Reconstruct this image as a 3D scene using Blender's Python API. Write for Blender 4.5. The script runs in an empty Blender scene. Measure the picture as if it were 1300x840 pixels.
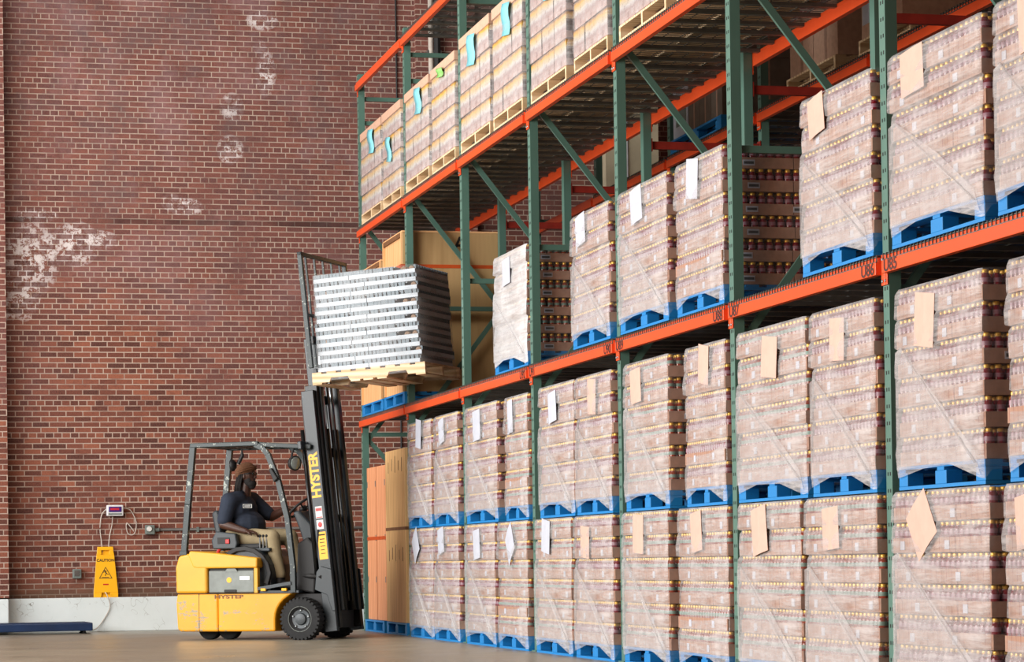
import bpy, math, random
from math import pi, sin, cos, radians as R
from mathutils import Matrix, Vector
random.seed(7)
sc = bpy.context.scene
COL = sc.collection
ORD = ['first', 'second', 'third', 'fourth', 'fifth', 'sixth', 'seventh']

# ------------------------------------------------------------------ helpers
def rot_to(d):
    return Vector(d).normalized().to_track_quat('Z', 'Y').to_matrix()

class MB:
    def __init__(s): s.v = []; s.f = []; s.m = []
    def add(s, vs, fs, mi=0):
        n = len(s.v); s.v += [tuple(p) for p in vs]; s.f += [tuple(i + n for i in f) for f in fs]; s.m += [mi] * len(fs); return s
    def box(s, x0, x1, y0, y1, z0, z1, mi=0):
        vs = [(x, y, z) for z in (z0, z1) for y in (y0, y1) for x in (x0, x1)]
        return s.add(vs, [(0, 2, 3, 1), (4, 5, 7, 6), (0, 1, 5, 4), (2, 6, 7, 3), (0, 4, 6, 2), (1, 3, 7, 5)], mi)
    def bar(s, p, q, w, h, mi=0, up=(0, 0, 1)):
        p = Vector(p); q = Vector(q); d = (q - p).normalized(); up = Vector(up)
        a = d.cross(up)
        if a.length < 1e-4: a = d.cross(Vector((1, 0, 0)))
        a.normalize(); b = a.cross(d).normalized()
        vs = [c + a * (i * w / 2) + b * (j * h / 2) for c in (p, q) for j in (-1, 1) for i in (-1, 1)]
        return s.add(vs, [(0, 1, 3, 2), (4, 6, 7, 5), (0, 4, 5, 1), (2, 3, 7, 6), (0, 2, 6, 4), (1, 5, 7, 3)], mi)
    def tube(s, path, r, seg=8, mi=0, closed=False):
        P = [Vector(p) for p in path]; n = len(P); rr = r if isinstance(r, (list, tuple)) else [r] * n
        vs = []; fs = []; ref = None
        for i, p in enumerate(P):
            if closed: d = P[(i + 1) % n] - P[i - 1]
            else: d = P[min(i + 1, n - 1)] - P[max(i - 1, 0)]
            d.normalize()
            if ref is None: ref = Vector((0, 0, 1)) if abs(d.z) < .9 else Vector((1, 0, 0))
            a = d.cross(ref).normalized(); b = d.cross(a).normalized(); ref = -b if False else ref
            for k in range(seg):
                t = 2 * pi * k / seg; vs.append(p + (a * cos(t) + b * sin(t)) * rr[i])
        m = n if closed else n - 1
        for i in range(m):
            for k in range(seg):
                j = (i + 1) % n; k2 = (k + 1) % seg
                fs.append((i * seg + k, i * seg + k2, j * seg + k2, j * seg + k))
        if not closed:
            fs.append(tuple(range(seg))[::-1]); fs.append(tuple((n - 1) * seg + k for k in range(seg)))
        return s.add(vs, fs, mi)
    def lathe(s, prof, o=(0, 0, 0), axis=(0, 0, 1), seg=16, mi=0):
        M = rot_to(axis); o = Vector(o); vs = []; fs = []
        for r, z in prof:
            for k in range(seg):
                t = 2 * pi * k / seg; vs.append(o + M @ Vector((r * cos(t), r * sin(t), z)))
        for i in range(len(prof) - 1):
            mm = mi[i] if isinstance(mi, (list, tuple)) else mi
            fs = [(i * seg + k, i * seg + (k + 1) % seg, (i + 1) * seg + (k + 1) % seg, (i + 1) * seg + k) for k in range(seg)]
            if i == 0: s.add(vs, fs, mm); base = len(s.v) - len(vs)
            else:
                s.f += [tuple(q + base for q in f) for f in fs]; s.m += [mm] * len(fs)
        m0 = mi[0] if isinstance(mi, (list, tuple)) else mi; m1 = mi[-1] if isinstance(mi, (list, tuple)) else mi
        s.f.append(tuple(base + k for k in range(seg))[::-1]); s.m.append(m0)
        s.f.append(tuple(base + (len(prof) - 1) * seg + k for k in range(seg))); s.m.append(m1)
        return s
    def prism(s, poly, a, b, ax='y', mi=0):
        def P(u, w, t): return (u, t, w) if ax == 'y' else ((t, u, w) if ax == 'x' else (u, w, t))
        n = len(poly)
        vs = [P(u, w, a) for u, w in poly] + [P(u, w, b) for u, w in poly]
        fs = [tuple(range(n)), tuple(range(n, 2 * n))[::-1]] + [(i, i + n, (i + 1) % n + n, (i + 1) % n) for i in range(n)]
        return s.add(vs, fs, mi)
    def ball(s, c, r, mi=0, seg=14, rings=9, M=None):
        r = r if isinstance(r, (tuple, list)) else (r, r, r); c = Vector(c); vs = []
        for i in range(1, rings):
            a = pi * i / rings
            for k in range(seg):
                t = 2 * pi * k / seg; p = Vector((r[0] * sin(a) * cos(t), r[1] * sin(a) * sin(t), r[2] * cos(a)))
                vs.append(c + (M @ p if M else p))
        for z in (1, -1):
            p = Vector((0, 0, r[2] * z)); vs.append(c + (M @ p if M else p))
        n = seg * (rings - 1); fs = []
        for i in range(rings - 2):
            for k in range(seg): fs.append((i * seg + k, (i + 1) * seg + k, (i + 1) * seg + (k + 1) % seg, i * seg + (k + 1) % seg))
        for k in range(seg):
            fs.append((n, k, (k + 1) % seg)); b = (rings - 2) * seg; fs.append((n + 1, b + (k + 1) % seg, b + k))
        return s.add(vs, fs, mi)
    def limb(s, pts, mi=0):      # rounded, tapering chain: (x,y,z,r)
        for a, b in zip(pts, pts[1:]):
            s.tube([a[:3], b[:3]], [a[3], b[3]], 14, mi)
        for p in pts: s.ball(p[:3], p[3], mi, 14, 10)
        return s
    def xf(s, M): s.v = [tuple(M @ Vector(p)) for p in s.v]; return s
    def mesh(s, name, mats, smooth=False):
        me = bpy.data.meshes.new(name); me.from_pydata(s.v, [], s.f)
        for m in (mats if isinstance(mats, (list, tuple)) else [mats]): me.materials.append(m)
        me.polygons.foreach_set('material_index', s.m)
        import bmesh
        bm = bmesh.new(); bm.from_mesh(me); bmesh.ops.recalc_face_normals(bm, faces=bm.faces); bm.to_mesh(me); bm.free()
        if smooth: me.polygons.foreach_set('use_smooth', [True] * len(me.polygons))
        me.update(); return me
    def build(s, name, mats, parent=None, smooth=False, bevel=0, seg=2):
        o = bpy.data.objects.new(name, s.mesh(name, mats, smooth)); COL.objects.link(o)
        if parent: o.parent = parent
        if bevel:
            b = o.modifiers.new('bevel', 'BEVEL'); b.width = bevel; b.segments = seg; b.limit_method = 'ANGLE'; b.angle_limit = R(40)
        return o

def tag(o, label, cat, group=None, kind=None):
    o['label'] = label; o['category'] = cat
    if group: o['group'] = group
    if kind: o['kind'] = kind
    return o
def struct(o): o['kind'] = 'structure'; return o
def thing(name, label, cat, loc=(0, 0, 0), rz=0, group=None):
    o = bpy.data.objects.new(name, None); COL.objects.link(o); o.empty_display_size = .1
    o.location = loc; o.rotation_euler = (0, 0, rz); return tag(o, label, cat, group)
def copy_tree(o, parent=None, skip=()):
    c = o.copy(); COL.objects.link(c)
    if parent: c.parent = parent
    for ch in o.children:
        if not any(ch.name.startswith(k) for k in skip): copy_tree(ch, c, skip)
    return c
def remesh(mb, name, mat, parent, voxel=.012, smooth_it=4, fac=.5):
    """closed overlapping pieces melted into one continuous surface"""
    o = mb.build('tmp', mat); r = o.modifiers.new('r', 'REMESH'); r.mode = 'VOXEL'; r.voxel_size = voxel
    if smooth_it: m = o.modifiers.new('s', 'SMOOTH'); m.iterations = smooth_it; m.factor = fac
    dg = bpy.context.evaluated_depsgraph_get(); dg.update()
    me = bpy.data.meshes.new_from_object(o.evaluated_get(dg)); me.name = name
    me.materials.clear(); me.materials.append(mat)
    me.polygons.foreach_set('use_smooth', [True] * len(me.polygons)); me.polygons.foreach_set('material_index', [0] * len(me.polygons))
    bpy.data.objects.remove(o)
    n = bpy.data.objects.new(name, me); COL.objects.link(n); n.parent = parent; return n
def text(name, body, size, mat, parent, M, ext=.0008, bold=0, xs=1.0):
    c = bpy.data.curves.new('t', 'FONT'); c.body = body; c.size = size; c.align_x = 'CENTER'; c.align_y = 'CENTER'; c.extrude = ext; c.offset = bold
    t = bpy.data.objects.new('t', c); COL.objects.link(t)
    dg = bpy.context.evaluated_depsgraph_get(); dg.update()
    me = bpy.data.meshes.new_from_object(t.evaluated_get(dg)); bpy.data.objects.remove(t)
    me.transform(M @ Matrix.Diagonal((xs, 1, 1, 1))); me.materials.clear(); me.materials.append(mat); me.name = name
    o = bpy.data.objects.new(name, me); COL.objects.link(o)
    if parent: o.parent = parent
    return o
def face_m(o, right, up):       # text plane: columns right, up, normal
    r = Vector(right).normalized(); u = Vector(up).normalized(); n = r.cross(u)
    M = Matrix((r, u, n)).transposed().to_4x4(); M.translation = Vector(o); return M

# ------------------------------------------------------------------ materials
def rgb(r, g, b):
    f = lambda c: (c / 255 / 12.92) if c / 255 <= .04045 else ((c / 255 + .055) / 1.055) ** 2.4
    return (f(r), f(g), f(b), 1)
class NT:
    def __init__(s, name):
        s.mat = bpy.data.materials.new(name); s.mat.use_nodes = True; s.t = s.mat.node_tree; s.t.nodes.clear()
        s.out = s.n('ShaderNodeOutputMaterial')
    def n(s, k, **kw):
        o = s.t.nodes.new(k)
        for a, b in kw.items(): setattr(o, a, b)
        return o
    def l(s, a, b): s.t.links.new(a, b)
    def setv(s, sock, v):
        if hasattr(v, 'is_output'): s.l(v, sock)
        else: sock.default_value = v
    def math(s, op, a, b=0.0, c=None):
        o = s.n('ShaderNodeMath', operation=op); s.setv(o.inputs[0], a); s.setv(o.inputs[1], b)
        if c is not None: s.setv(o.inputs[2], c)
        return o.outputs[0]
    def coord(s, which='Object', scale=None):
        o = s.n('ShaderNodeTexCoord').outputs[which]
        if scale:
            m = s.n('ShaderNodeMapping'); m.inputs['Scale'].default_value = scale; s.l(o, m.inputs[0]); o = m.outputs[0]
        return o
    def noise(s, vec, scale=5, detail=4, rough=.55):
        o = s.n('ShaderNodeTexNoise'); s.l(vec, o.inputs['Vector']); o.inputs['Scale'].default_value = scale
        o.inputs['Detail'].default_value = detail; o.inputs['Roughness'].default_value = rough; return o.outputs['Fac']
    def ramp(s, v, stops):
        o = s.n('ShaderNodeValToRGB'); s.l(v, o.inputs[0]); e = o.color_ramp.elements
        while len(e) < len(stops): e.new(.5)
        for i, (p, c) in enumerate(stops): e[i].position = p; e[i].color = c if isinstance(c, tuple) else (c, c, c, 1)
        return o.outputs[0]
    def mix(s, f, a, b, blend='MIX'):
        o = s.n('ShaderNodeMix', data_type='RGBA', blend_type=blend); s.setv(o.inputs[0], f); s.setv(o.inputs[6], a); s.setv(o.inputs[7], b); return o.outputs[2]
    def bsdf(s, color, rough=.6, metal=0, bump=None, bs=.3, bd=.01, spec=.5, **kw):
        b = s.n('ShaderNodeBsdfPrincipled'); s.setv(b.inputs['Base Color'], color); s.setv(b.inputs['Roughness'], rough)
        b.inputs['Metallic'].default_value = metal; b.inputs['Specular IOR Level'].default_value = spec
        for k, v in kw.items(): s.setv(b.inputs[k], v)
        if bump is not None:
            q = s.n('ShaderNodeBump'); q.inputs['Strength'].default_value = bs; q.inputs['Distance'].default_value = bd
            s.l(bump, q.inputs['Height']); s.l(q.outputs[0], b.inputs['Normal'])
        s.l(b.outputs[0], s.out.inputs[0]); return b
def simple(name, c, rough=.5, metal=0, var=.12, scale=8, c2=None, bump=.0, spec=.5):
    t = NT(name); v = t.coord(); nz = t.noise(v, scale, 5)
    d = c2 or tuple(max(0, x * (1 - var * 2)) for x in c[:3]) + (1,)
    col = t.mix(t.ramp(nz, [(.35, 0.0), (.65, 1.0)]), c, d)
    t.bsdf(col, rough, metal, nz if bump else None, bump, .01, spec); return t.mat
def worn(name, c, chip, amt=.62, rough=.45, scale=14, metal=0):
    t = NT(name); v = t.coord(); n1 = t.noise(v, scale, 7, .7); n2 = t.noise(v, scale * .15, 3)
    s = t.math('ADD', n1, t.math('MULTIPLY', t.math('SUBTRACT', n2, .5), .5))
    f = t.ramp(s, [(amt, 0.0), (amt + .03, 1.0)])
    base = t.mix(t.noise(v, 3, 4), c, tuple(x * .72 for x in c[:3]) + (1,))
    t.bsdf(t.mix(f, base, chip), rough, metal, n1, .1, .003); return t.mat
def wood(name, a, b, scale=1.0, axis='Z'):
    t = NT(name); sc_ = {'Z': (9, 9, .8), 'Y': (9, .8, 9), 'X': (.8, 9, 9)}[axis]
    v = t.coord('Object', tuple(q * scale for q in sc_)); nz = t.noise(v, 2.2, 6, .6)
    w = t.n('ShaderNodeTexWave', wave_type='RINGS'); t.l(v, w.inputs['Vector']); w.inputs['Scale'].default_value = .55; w.inputs['Distortion'].default_value = 5; w.inputs['Detail'].default_value = 3
    f = t.math('ADD', t.math('MULTIPLY', nz, .65), t.math('MULTIPLY', w.outputs['Fac'], .35))
    t.bsdf(t.mix(t.ramp(f, [(.3, 0.0), (.7, 1.0)]), a, b), .62, 0, f, .15, .003); return t.mat

M = {}
M['green'] = worn('rack_green_paint', rgb(88, 126, 114), rgb(48, 68, 60), .68, .42, 10)
M['hole'] = simple('post_hole_dark', rgb(18, 24, 22), .8)
M['orange'] = worn('rack_orange_paint', rgb(236, 84, 34), rgb(150, 60, 40), .68, .38, 9)
M['darkred'] = simple('crossbar_red_paint', rgb(150, 42, 30), .5)
M['galv'] = simple('galvanised_wire', rgb(104, 106, 102), .4, .4)
M['stencil'] = simple('stencil_black', rgb(70, 30, 22), .7)
M['bluewood'] = worn('blue_painted_wood', rgb(8, 132, 206), rgb(30, 84, 120), .68, .55, 9)
M['palletwood'] = wood('pale_pallet_wood', rgb(238, 214, 178), rgb(200, 166, 124), 1, 'X')
M['ply'] = wood('plywood_tan', rgb(188, 154, 106), rgb(150, 116, 72), .5)
M['plypale'] = wood('pale_crate_plywood', rgb(236, 186, 134), rgb(214, 158, 104), .6)
M['plyorange'] = wood('orange_crate_plywood', rgb(234, 166, 122), rgb(214, 142, 98), .6)
M['plygold'] = wood('golden_plywood', rgb(218, 178, 124), rgb(190, 146, 94), .7)
M['plyedge'] = simple('ply_edge_dark', rgb(120, 80, 48), .7)
M['strap'] = simple('orange_strap', rgb(206, 84, 28), .5)
M['ink'] = simple('black_ink', rgb(28, 24, 20), .7)
M['kraft'] = simple('kraft_cardboard', rgb(172, 134, 114), .75, 0, .1, 20)
M['kraftpale'] = simple('pale_cardboard', rgb(206, 166, 142), .75, 0, .08, 20)
M['gap'] = simple('carton_dark_brown', rgb(70, 44, 34), .9)  # dark brown of the carton ends and the tall dark carton
M['cap'] = simple('gold_cap', rgb(224, 176, 70), .35, .35)
M['juice'] = simple('dark_red_juice', rgb(118, 14, 30), .12, 0, .1, 30)
M['tea'] = simple('amber_tea', rgb(140, 50, 20), .12, 0, .1, 30)
M['label_w'] = simple('white_bottle_label', rgb(150, 106, 122), .4)
M['label_t'] = simple('teal_bottle_label', rgb(112, 140, 128), .5)
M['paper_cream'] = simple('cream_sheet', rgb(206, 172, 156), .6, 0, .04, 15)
M['paper'] = simple('white_paper', rgb(188, 192, 204), .6, 0, .04, 15)
M['paper_blue'] = simple('pale_blue_paper', rgb(130, 208, 222), .6, 0, .06, 15)
M['paper_green'] = simple('lime_paper', rgb(150, 220, 120), .6)
M['print'] = simple('grey_print', rgb(80, 84, 88), .7)
M['conc_col'] = simple('beige_column_paint', rgb(196, 184, 156), .7, 0, .08, 4)
M['white'] = simple('white_plastic', rgb(226, 228, 232), .4)
M['screen'] = simple('violet_display', rgb(70, 40, 120), .2)
M['digits'] = simple('red_digits', rgb(200, 40, 60), .4)
M['cable'] = simple('grey_white_cable', rgb(200, 190, 180), .5)
M['signyellow'] = simple('sign_yellow', rgb(246, 180, 20), .4, 0, .03)
M['black'] = simple('black_rubbery', rgb(20, 20, 22), .6)
M['mastpaint'] = worn('mast_charcoal', rgb(26, 36, 42), rgb(70, 76, 76), .70, .35, 12)
M['mastblack'] = simple('greasy_black_steel', rgb(20, 21, 23), .3, .3)
M['steel'] = simple('bare_steel', rgb(170, 174, 176), .28, .9)
M['tyre'] = simple('tyre_rubber', rgb(30, 31, 33), .8, 0, .2, 25)
M['rim'] = simple('rim_grey', rgb(66, 72, 76), .45, .2)
M['guard'] = worn('guard_worn_grey_green', rgb(38, 50, 52), rgb(150, 158, 150), .61, .45, 26)
M['plastic'] = simple('dark_grey_plastic', rgb(46, 54, 60), .45)
M['battery'] = simple('battery_grey_steel', rgb(126, 132, 128), .5, .1)
M['red'] = simple('red_button', rgb(190, 30, 30), .4)
M['decalwhite'] = simple('decal_white', rgb(230, 230, 226), .5)
M['lens'] = simple('lamp_glass', rgb(130, 140, 136), .12, .2)
M['mirror'] = simple('mirror_back', rgb(30, 36, 38), .25)
M['blue'] = simple('scale_blue_paint', rgb(16, 44, 82), .4, 0, .15, 4)
M['skin'] = simple('dark_brown_skin', rgb(70, 42, 32), .45, 0, .1, 20)
M['beard'] = simple('black_hair', rgb(20, 15, 14), .8, 0, .2, 60, None, .4)
M['shirt'] = simple('navy_polo_cloth', rgb(34, 44, 62), .85, 0, .18, 7, None, .25)
M['khaki'] = simple('khaki_cloth', rgb(160, 144, 112), .9, 0, .12, 6, None, .25)
M['beanie'] = simple('brown_knit', rgb(112, 74, 50), .95, 0, .15, 70, None, .5)
M['boot'] = simple('black_boot', rgb(24, 22, 22), .6)
M['whitebar'] = simple('white_bundle_film', rgb(186, 196, 206), .35, 0, .05, 10)
M['bundle'] = simple('white_coated_tube', rgb(92, 112, 124), .35, 0, .1, 12)
M['tubeend'] = simple('cardboard_tube_core', rgb(150, 124, 104), .8)
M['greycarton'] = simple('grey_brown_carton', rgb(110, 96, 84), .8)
M['conduit'] = simple('conduit_grey_paint', rgb(90, 84, 80), .5)
M['boxgrey'] = simple('junction_box_grey', rgb(112, 122, 118), .5)

# yellow truck paint, heavy wear towards the bottom of the skirt
def yellow(name, wear):
    t = NT(name); v = t.coord(); n1 = t.noise(v, 9, 8, .72); n3 = t.noise(t.coord('Object', (2, 2, 14)), 3, 5)
    sep = t.n('ShaderNodeSeparateXYZ'); t.l(v, sep.inputs[0])
    s = t.math('ADD', n1, t.math('MULTIPLY', t.math('SUBTRACT', n3, .5), .45))
    s = t.math('SUBTRACT', s, t.math('MULTIPLY', sep.outputs[2], wear))
    if wear: s = t.math('SUBTRACT', s, t.math('MULTIPLY', t.math('ADD', sep.outputs[0], 1.3), .09))
    f = t.ramp(s, [(.50, 0.0), (.56, 1.0)])
    base = t.mix(t.noise(v, 3, 4), rgb(236, 168, 24), rgb(214, 144, 22))
    old = t.mix(t.noise(v, 20, 5), rgb(130, 126, 114), rgb(176, 160, 118))
    t.bsdf(t.mix(f, base, old), .42, 0, n1, .1, .002); return t.mat
M['yellow'] = yellow('truck_yellow_worn', .16); M['yellow2'] = worn('truck_yellow', rgb(238, 172, 40), rgb(170, 130, 70), .78, .4, 12)

# stretch film: clear film with cloudy creases
def film(name, lo, hi, stretch=(2.0, 2.0, 22)):
    t = NT(name); v = t.coord('Object', stretch); v2 = t.coord('Object', (1, 1, 1))
    n1 = t.noise(v, 1.6, 6, .65); n2 = t.noise(v2, 3.2, 4, .6); n3 = t.noise(v2, 26, 3, .6)
    f = t.math('ADD', t.math('MULTIPLY', n1, .6), t.math('MULTIPLY', n2, .4))
    f = t.ramp(f, [(.36, lo), (.64, hi)])
    b = t.n('ShaderNodeBsdfPrincipled'); b.inputs['Base Color'].default_value = (.72, .71, .72, 1); b.inputs['Roughness'].default_value = .22
    q = t.n('ShaderNodeBump'); q.inputs['Strength'].default_value = .55; q.inputs['Distance'].default_value = .012
    t.l(t.math('ADD', t.math('MULTIPLY', n1, 1.2), t.math('MULTIPLY', n3, .45)), q.inputs['Height']); t.l(q.outputs[0], b.inputs['Normal'])
    tr = t.n('ShaderNodeBsdfTransparent'); mx = t.n('ShaderNodeMixShader'); t.l(f, mx.inputs[0]); t.l(tr.outputs[0], mx.inputs[1]); t.l(b.outputs[0], mx.inputs[2])
    t.l(mx.outputs[0], t.out.inputs[0]); return t.mat
M['film'] = film('stretch_film_many_layers', .12, .60)  # side light on the stack fronts painted in as cloudier film
M['film_shaded'] = film('stretch_film_single_layer', .01, .09)  # stack ends away from the light painted in as clearer film
M['film_jars'] = film('stretch_film_clear', .08, .4)
M['film_white'] = film('stretch_film_white', .5, .92)
M['film_fold'] = film('stretch_film_fold', .16, .42, (6, 3, 3))

# brick
def brick(name, stains=True):
    t = NT(name); v = t.coord(); sep = t.n('ShaderNodeSeparateXYZ'); t.l(v, sep.inputs[0])
    cmb = t.n('ShaderNodeCombineXYZ'); hx = t.math('ADD', sep.outputs[0], sep.outputs[1]); t.l(hx, cmb.inputs[0]); t.l(sep.outputs[2], cmb.inputs[1])
    H = .0686
    def br(w):
        b = t.n('ShaderNodeTexBrick'); t.l(cmb.outputs[0], b.inputs['Vector']); b.offset = .5
        b.inputs['Scale'].default_value = 1; b.inputs['Brick Width'].default_value = w; b.inputs['Row Height'].default_value = H
        b.inputs['Mortar Size'].default_value = .0068; b.inputs['Mortar Smooth'].default_value = .2; b.inputs['Bias'].default_value = -.1
        b.inputs['Color1'].default_value = (0, 0, 0, 1); b.inputs['Color2'].default_value = (1, 1, 1, 1); b.inputs['Mortar'].default_value = (.5, .5, .5, 1)
        return b.outputs['Color'], b.outputs['Fac']
    ca, fa = br(.212); cb, fb = br(.106)
    row = t.math('FLOOR', t.math('DIVIDE', sep.outputs[2], H)); hd = t.math('LESS_THAN', t.math('MODULO', t.math('ADD', row, 600), 6.0), .5)
    cv = t.mix(hd, ca, cb); fv = t.mix(hd, fa, fb)
    n1 = t.noise(v, .55, 4, .6); n2 = t.noise(v, 60, 3); n4 = t.noise(cmb.outputs[0], 9, 2)
    cc = t.ramp(cv, [(0.0, rgb(58, 40, 38)), (.22, rgb(92, 56, 48)), (.6, rgb(118, 70, 56)), (.85, rgb(136, 84, 66)), (1.0, rgb(164, 100, 74))])
    cc = t.mix(t.ramp(t.math('ADD', t.math('MULTIPLY', sep.outputs[2], .11), t.math('MULTIPLY', n1, 1.0)), [(.82, 0.0), (1.35, .55)]), cc, rgb(112, 78, 78))
    cc = t.mix(t.ramp(n4, [(.55, 0.0), (.72, .5)]), cc, rgb(70, 46, 46))
    cc = t.mix(.25, cc, t.ramp(n2, [(.3, rgb(90, 50, 44)), (.7, rgb(180, 110, 90))]))
    mort = t.mix(n1, rgb(190, 168, 152), rgb(160, 140, 130))
    mort = t.mix(t.ramp(t.noise(v, 2.3, 4), [(.5, 0.0), (.66, .7)]), mort, rgb(118, 86, 76))
    col = t.mix(fv, cc, mort)
    if stains:
        # lime bloom: patches of given centre / radius (x, z, rx, rz)
        m = None
        for x, z, rx, rz in [(4.93, 7.9, .22, .14), (4.97, 7.2, .14, .32), (4.9, 7.55, .1, .1), (4.53, 6.75, .16, .2), (4.5, 6.2, .18, .2), (3.9, 5.45, .26, .12), (3.75, 5.5, .16, .12), (1.95, 4.75, .36, .5), (2.5, 4.95, .32, .3), (1.85, 4.35, .22, .4), (1.66, 4.1, .1, .16), (2.7, 5.0, .4, .14), (2.15, 4.9, .2, .26), (2.0, 5.3, .3, .1)]:
            dx = t.math('DIVIDE', t.math('SUBTRACT', sep.outputs[0], x), rx); dz = t.math('DIVIDE', t.math('SUBTRACT', sep.outputs[2], z), rz)
            g = t.math('SUBTRACT', 1.0, t.math('ADD', t.math('MULTIPLY', dx, dx), t.math('MULTIPLY', dz, dz)))
            m = g if m is None else t.math('MAXIMUM', m, g)
        m = t.math('MAXIMUM', m, 0.0)
        s = t.math('MULTIPLY', t.math('POWER', m, .5), t.ramp(t.noise(cmb.outputs[0], 11, 6, .8), [(.46, 0.0), (.52, 1.0)]))
        joint = t.math('MAXIMUM', fv, t.math('GREATER_THAN', cv, .55)); s = t.math('MULTIPLY', s, t.math('ADD', t.math('MULTIPLY', joint, .85), .15))
        col = t.mix(s, col, rgb(220, 212, 212))
        haze = t.ramp(t.noise(v, .9, 6, .7), [(.50, 0.0), (.75, .42)])
        hz = t.math('MULTIPLY', haze, t.ramp(t.math('MULTIPLY', sep.outputs[2], .1), [(.3, 0.0), (.55, 1.0)]))
        col = t.mix(hz, col, rgb(170, 140, 146))
        soot = t.ramp(t.math('ADD', sep.outputs[2], t.math('MULTIPLY', t.noise(v, 2, 4), .25)), [(.60, .75), (.78, 0.0)])  # bricks turn darker brown towards the plinth
        col = t.mix(soot, col, rgb(88, 70, 56))
        dl = t.math('MULTIPLY', t.math('LESS_THAN', t.math('ABSOLUTE', t.math('SUBTRACT', sep.outputs[2], 5.25)), .034), t.ramp(t.noise(cmb.outputs[0], 1.3, 4), [(.4, .2), (.6, .8)]))
        col = t.mix(dl, col, rgb(60, 40, 38))
        gr = t.ramp(t.noise(cmb.outputs[0], 1.1, 7, .75), [(.48, 0.0), (.68, .6)])
        col = t.mix(t.math('MULTIPLY', gr, t.ramp(t.math('MULTIPLY', sep.outputs[2], .1), [(.38, .1), (.6, 1.0)])), col, rgb(96, 82, 84))
    hb = t.math('ADD', t.math('SUBTRACT', 1.0, fv), t.math('MULTIPLY', n2, .3))
    t.bsdf(col, .88, 0, hb, .5, .006, .25); return t.mat
M['brick'] = brick('red_brick_bonded'); M['brick2'] = brick('red_brick_plain', False)

def plinth():
    t = NT('white_plinth_paint'); v = t.coord(); n = t.noise(v, 5, 7, .7); n2 = t.noise(v, 2.2, 3)
    vo = t.n('ShaderNodeTexVoronoi', feature='DISTANCE_TO_EDGE'); t.l(v, vo.inputs['Vector']); vo.inputs['Scale'].default_value = 2.6
    wv = t.n('ShaderNodeVectorMath', operation='ADD'); t.l(v, wv.inputs[0]); nn = t.n('ShaderNodeTexNoise'); t.l(v, nn.inputs['Vector']); nn.inputs['Scale'].default_value = 4; t.l(nn.outputs['Color'], wv.inputs[1]); t.l(wv.outputs[0], vo.inputs['Vector'])
    crack = t.math('MULTIPLY', t.ramp(vo.outputs['Distance'], [(.0, 1.0), (.014, 0.0)]), t.ramp(n2, [(.5, 0.0), (.58, .7)]))
    chip = t.ramp(t.math('MULTIPLY', n, t.ramp(n2, [(.4, .6), (.7, 1.0)])), [(.56, 0.0), (.6, 1.0)])
    c = t.mix(n2, rgb(220, 228, 230), rgb(200, 210, 210)); c = t.mix(crack, c, rgb(120, 116, 110)); c = t.mix(chip, c, rgb(110, 108, 98))
    t.bsdf(c, .6, 0, n, .3, .02); return t.mat
M['plinth'] = plinth()
def floor_m():
    t = NT('worn_concrete_floor'); v = t.coord(); n = t.noise(v, .9, 6, .6); n2 = t.noise(t.coord('Object', (.35, 2.2, 1)), 3, 5); n3 = t.noise(v, 40, 3)
    c = t.mix(t.ramp(n, [(.3, 0.0), (.7, 1.0)]), rgb(132, 124, 106), rgb(160, 150, 130)); c = t.mix(t.ramp(n2, [(.45, 0.0), (.7, .5)]), c, rgb(104, 98, 86)); c = t.mix(.15, c, t.ramp(n3, [(.3, rgb(90, 85, 75)), (.7, rgb(190, 184, 170))]))
    t.bsdf(c, t.ramp(n, [(.3, .26), (.7, .44)]), 0, n3, .05, .002); return t.mat
M['floor'] = floor_m(); M['ceil'] = simple('ceiling_grey', rgb(120, 116, 110), .9)
# carton print for the top level jars
def carton():
    t = NT('printed_jar_carton'); v = t.coord(); s = t.n('ShaderNodeSeparateXYZ'); t.l(v, s.inputs[0])
    n = t.noise(v, 9, 3); n2 = t.noise(t.coord('Object', (1, 1, 1)), 5, 4)
    z = t.math('ADD', s.outputs[2], t.math('MULTIPLY', t.math('SUBTRACT', n, .5), .06))
    c = t.ramp(t.math('DIVIDE', z, .24), [(.0, rgb(186, 158, 150)), (.38, rgb(160, 138, 136)), (.5, rgb(190, 186, 184)), (.66, rgb(194, 176, 140)), (.82, rgb(206, 160, 74)), (.94, rgb(130, 96, 74))])
    c = t.mix(t.ramp(n2, [(.56, 0.0), (.64, .7)]), c, rgb(196, 190, 190)); c = t.mix(t.ramp(t.noise(v, 14, 2), [(.58, 0.0), (.64, .6)]), c, rgb(120, 84, 80))
    t.bsdf(c, .6); return t.mat
M['carton'] = carton()

# ------------------------------------------------------------------ camera (level shift lens, slightly rolled)
F, YAW, PIT, ROL, CY, H = 3350.21, .23626, .01704, -.01387, 654.59, .8274
fwd = Vector((sin(YAW) * cos(PIT), cos(YAW) * cos(PIT), sin(PIT))); r0 = Vector((cos(YAW), -sin(YAW), 0)); u0 = r0.cross(fwd)
r2 = r0 * cos(ROL) + u0 * sin(ROL); u2 = -r0 * sin(ROL) + u0 * cos(ROL)
cd = bpy.data.cameras.new('camera'); cd.sensor_width = 36; cd.lens = 36 * F / 1300; cd.shift_y = (CY - 420) / 1300; cd.clip_end = 200
cam = bpy.data.objects.new('camera', cd); COL.objects.link(cam)
mw = Matrix((r2, u2, -fwd)).transposed().to_4x4(); mw.translation = (0, 0, H); cam.matrix_world = mw; sc.camera = cam

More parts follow.
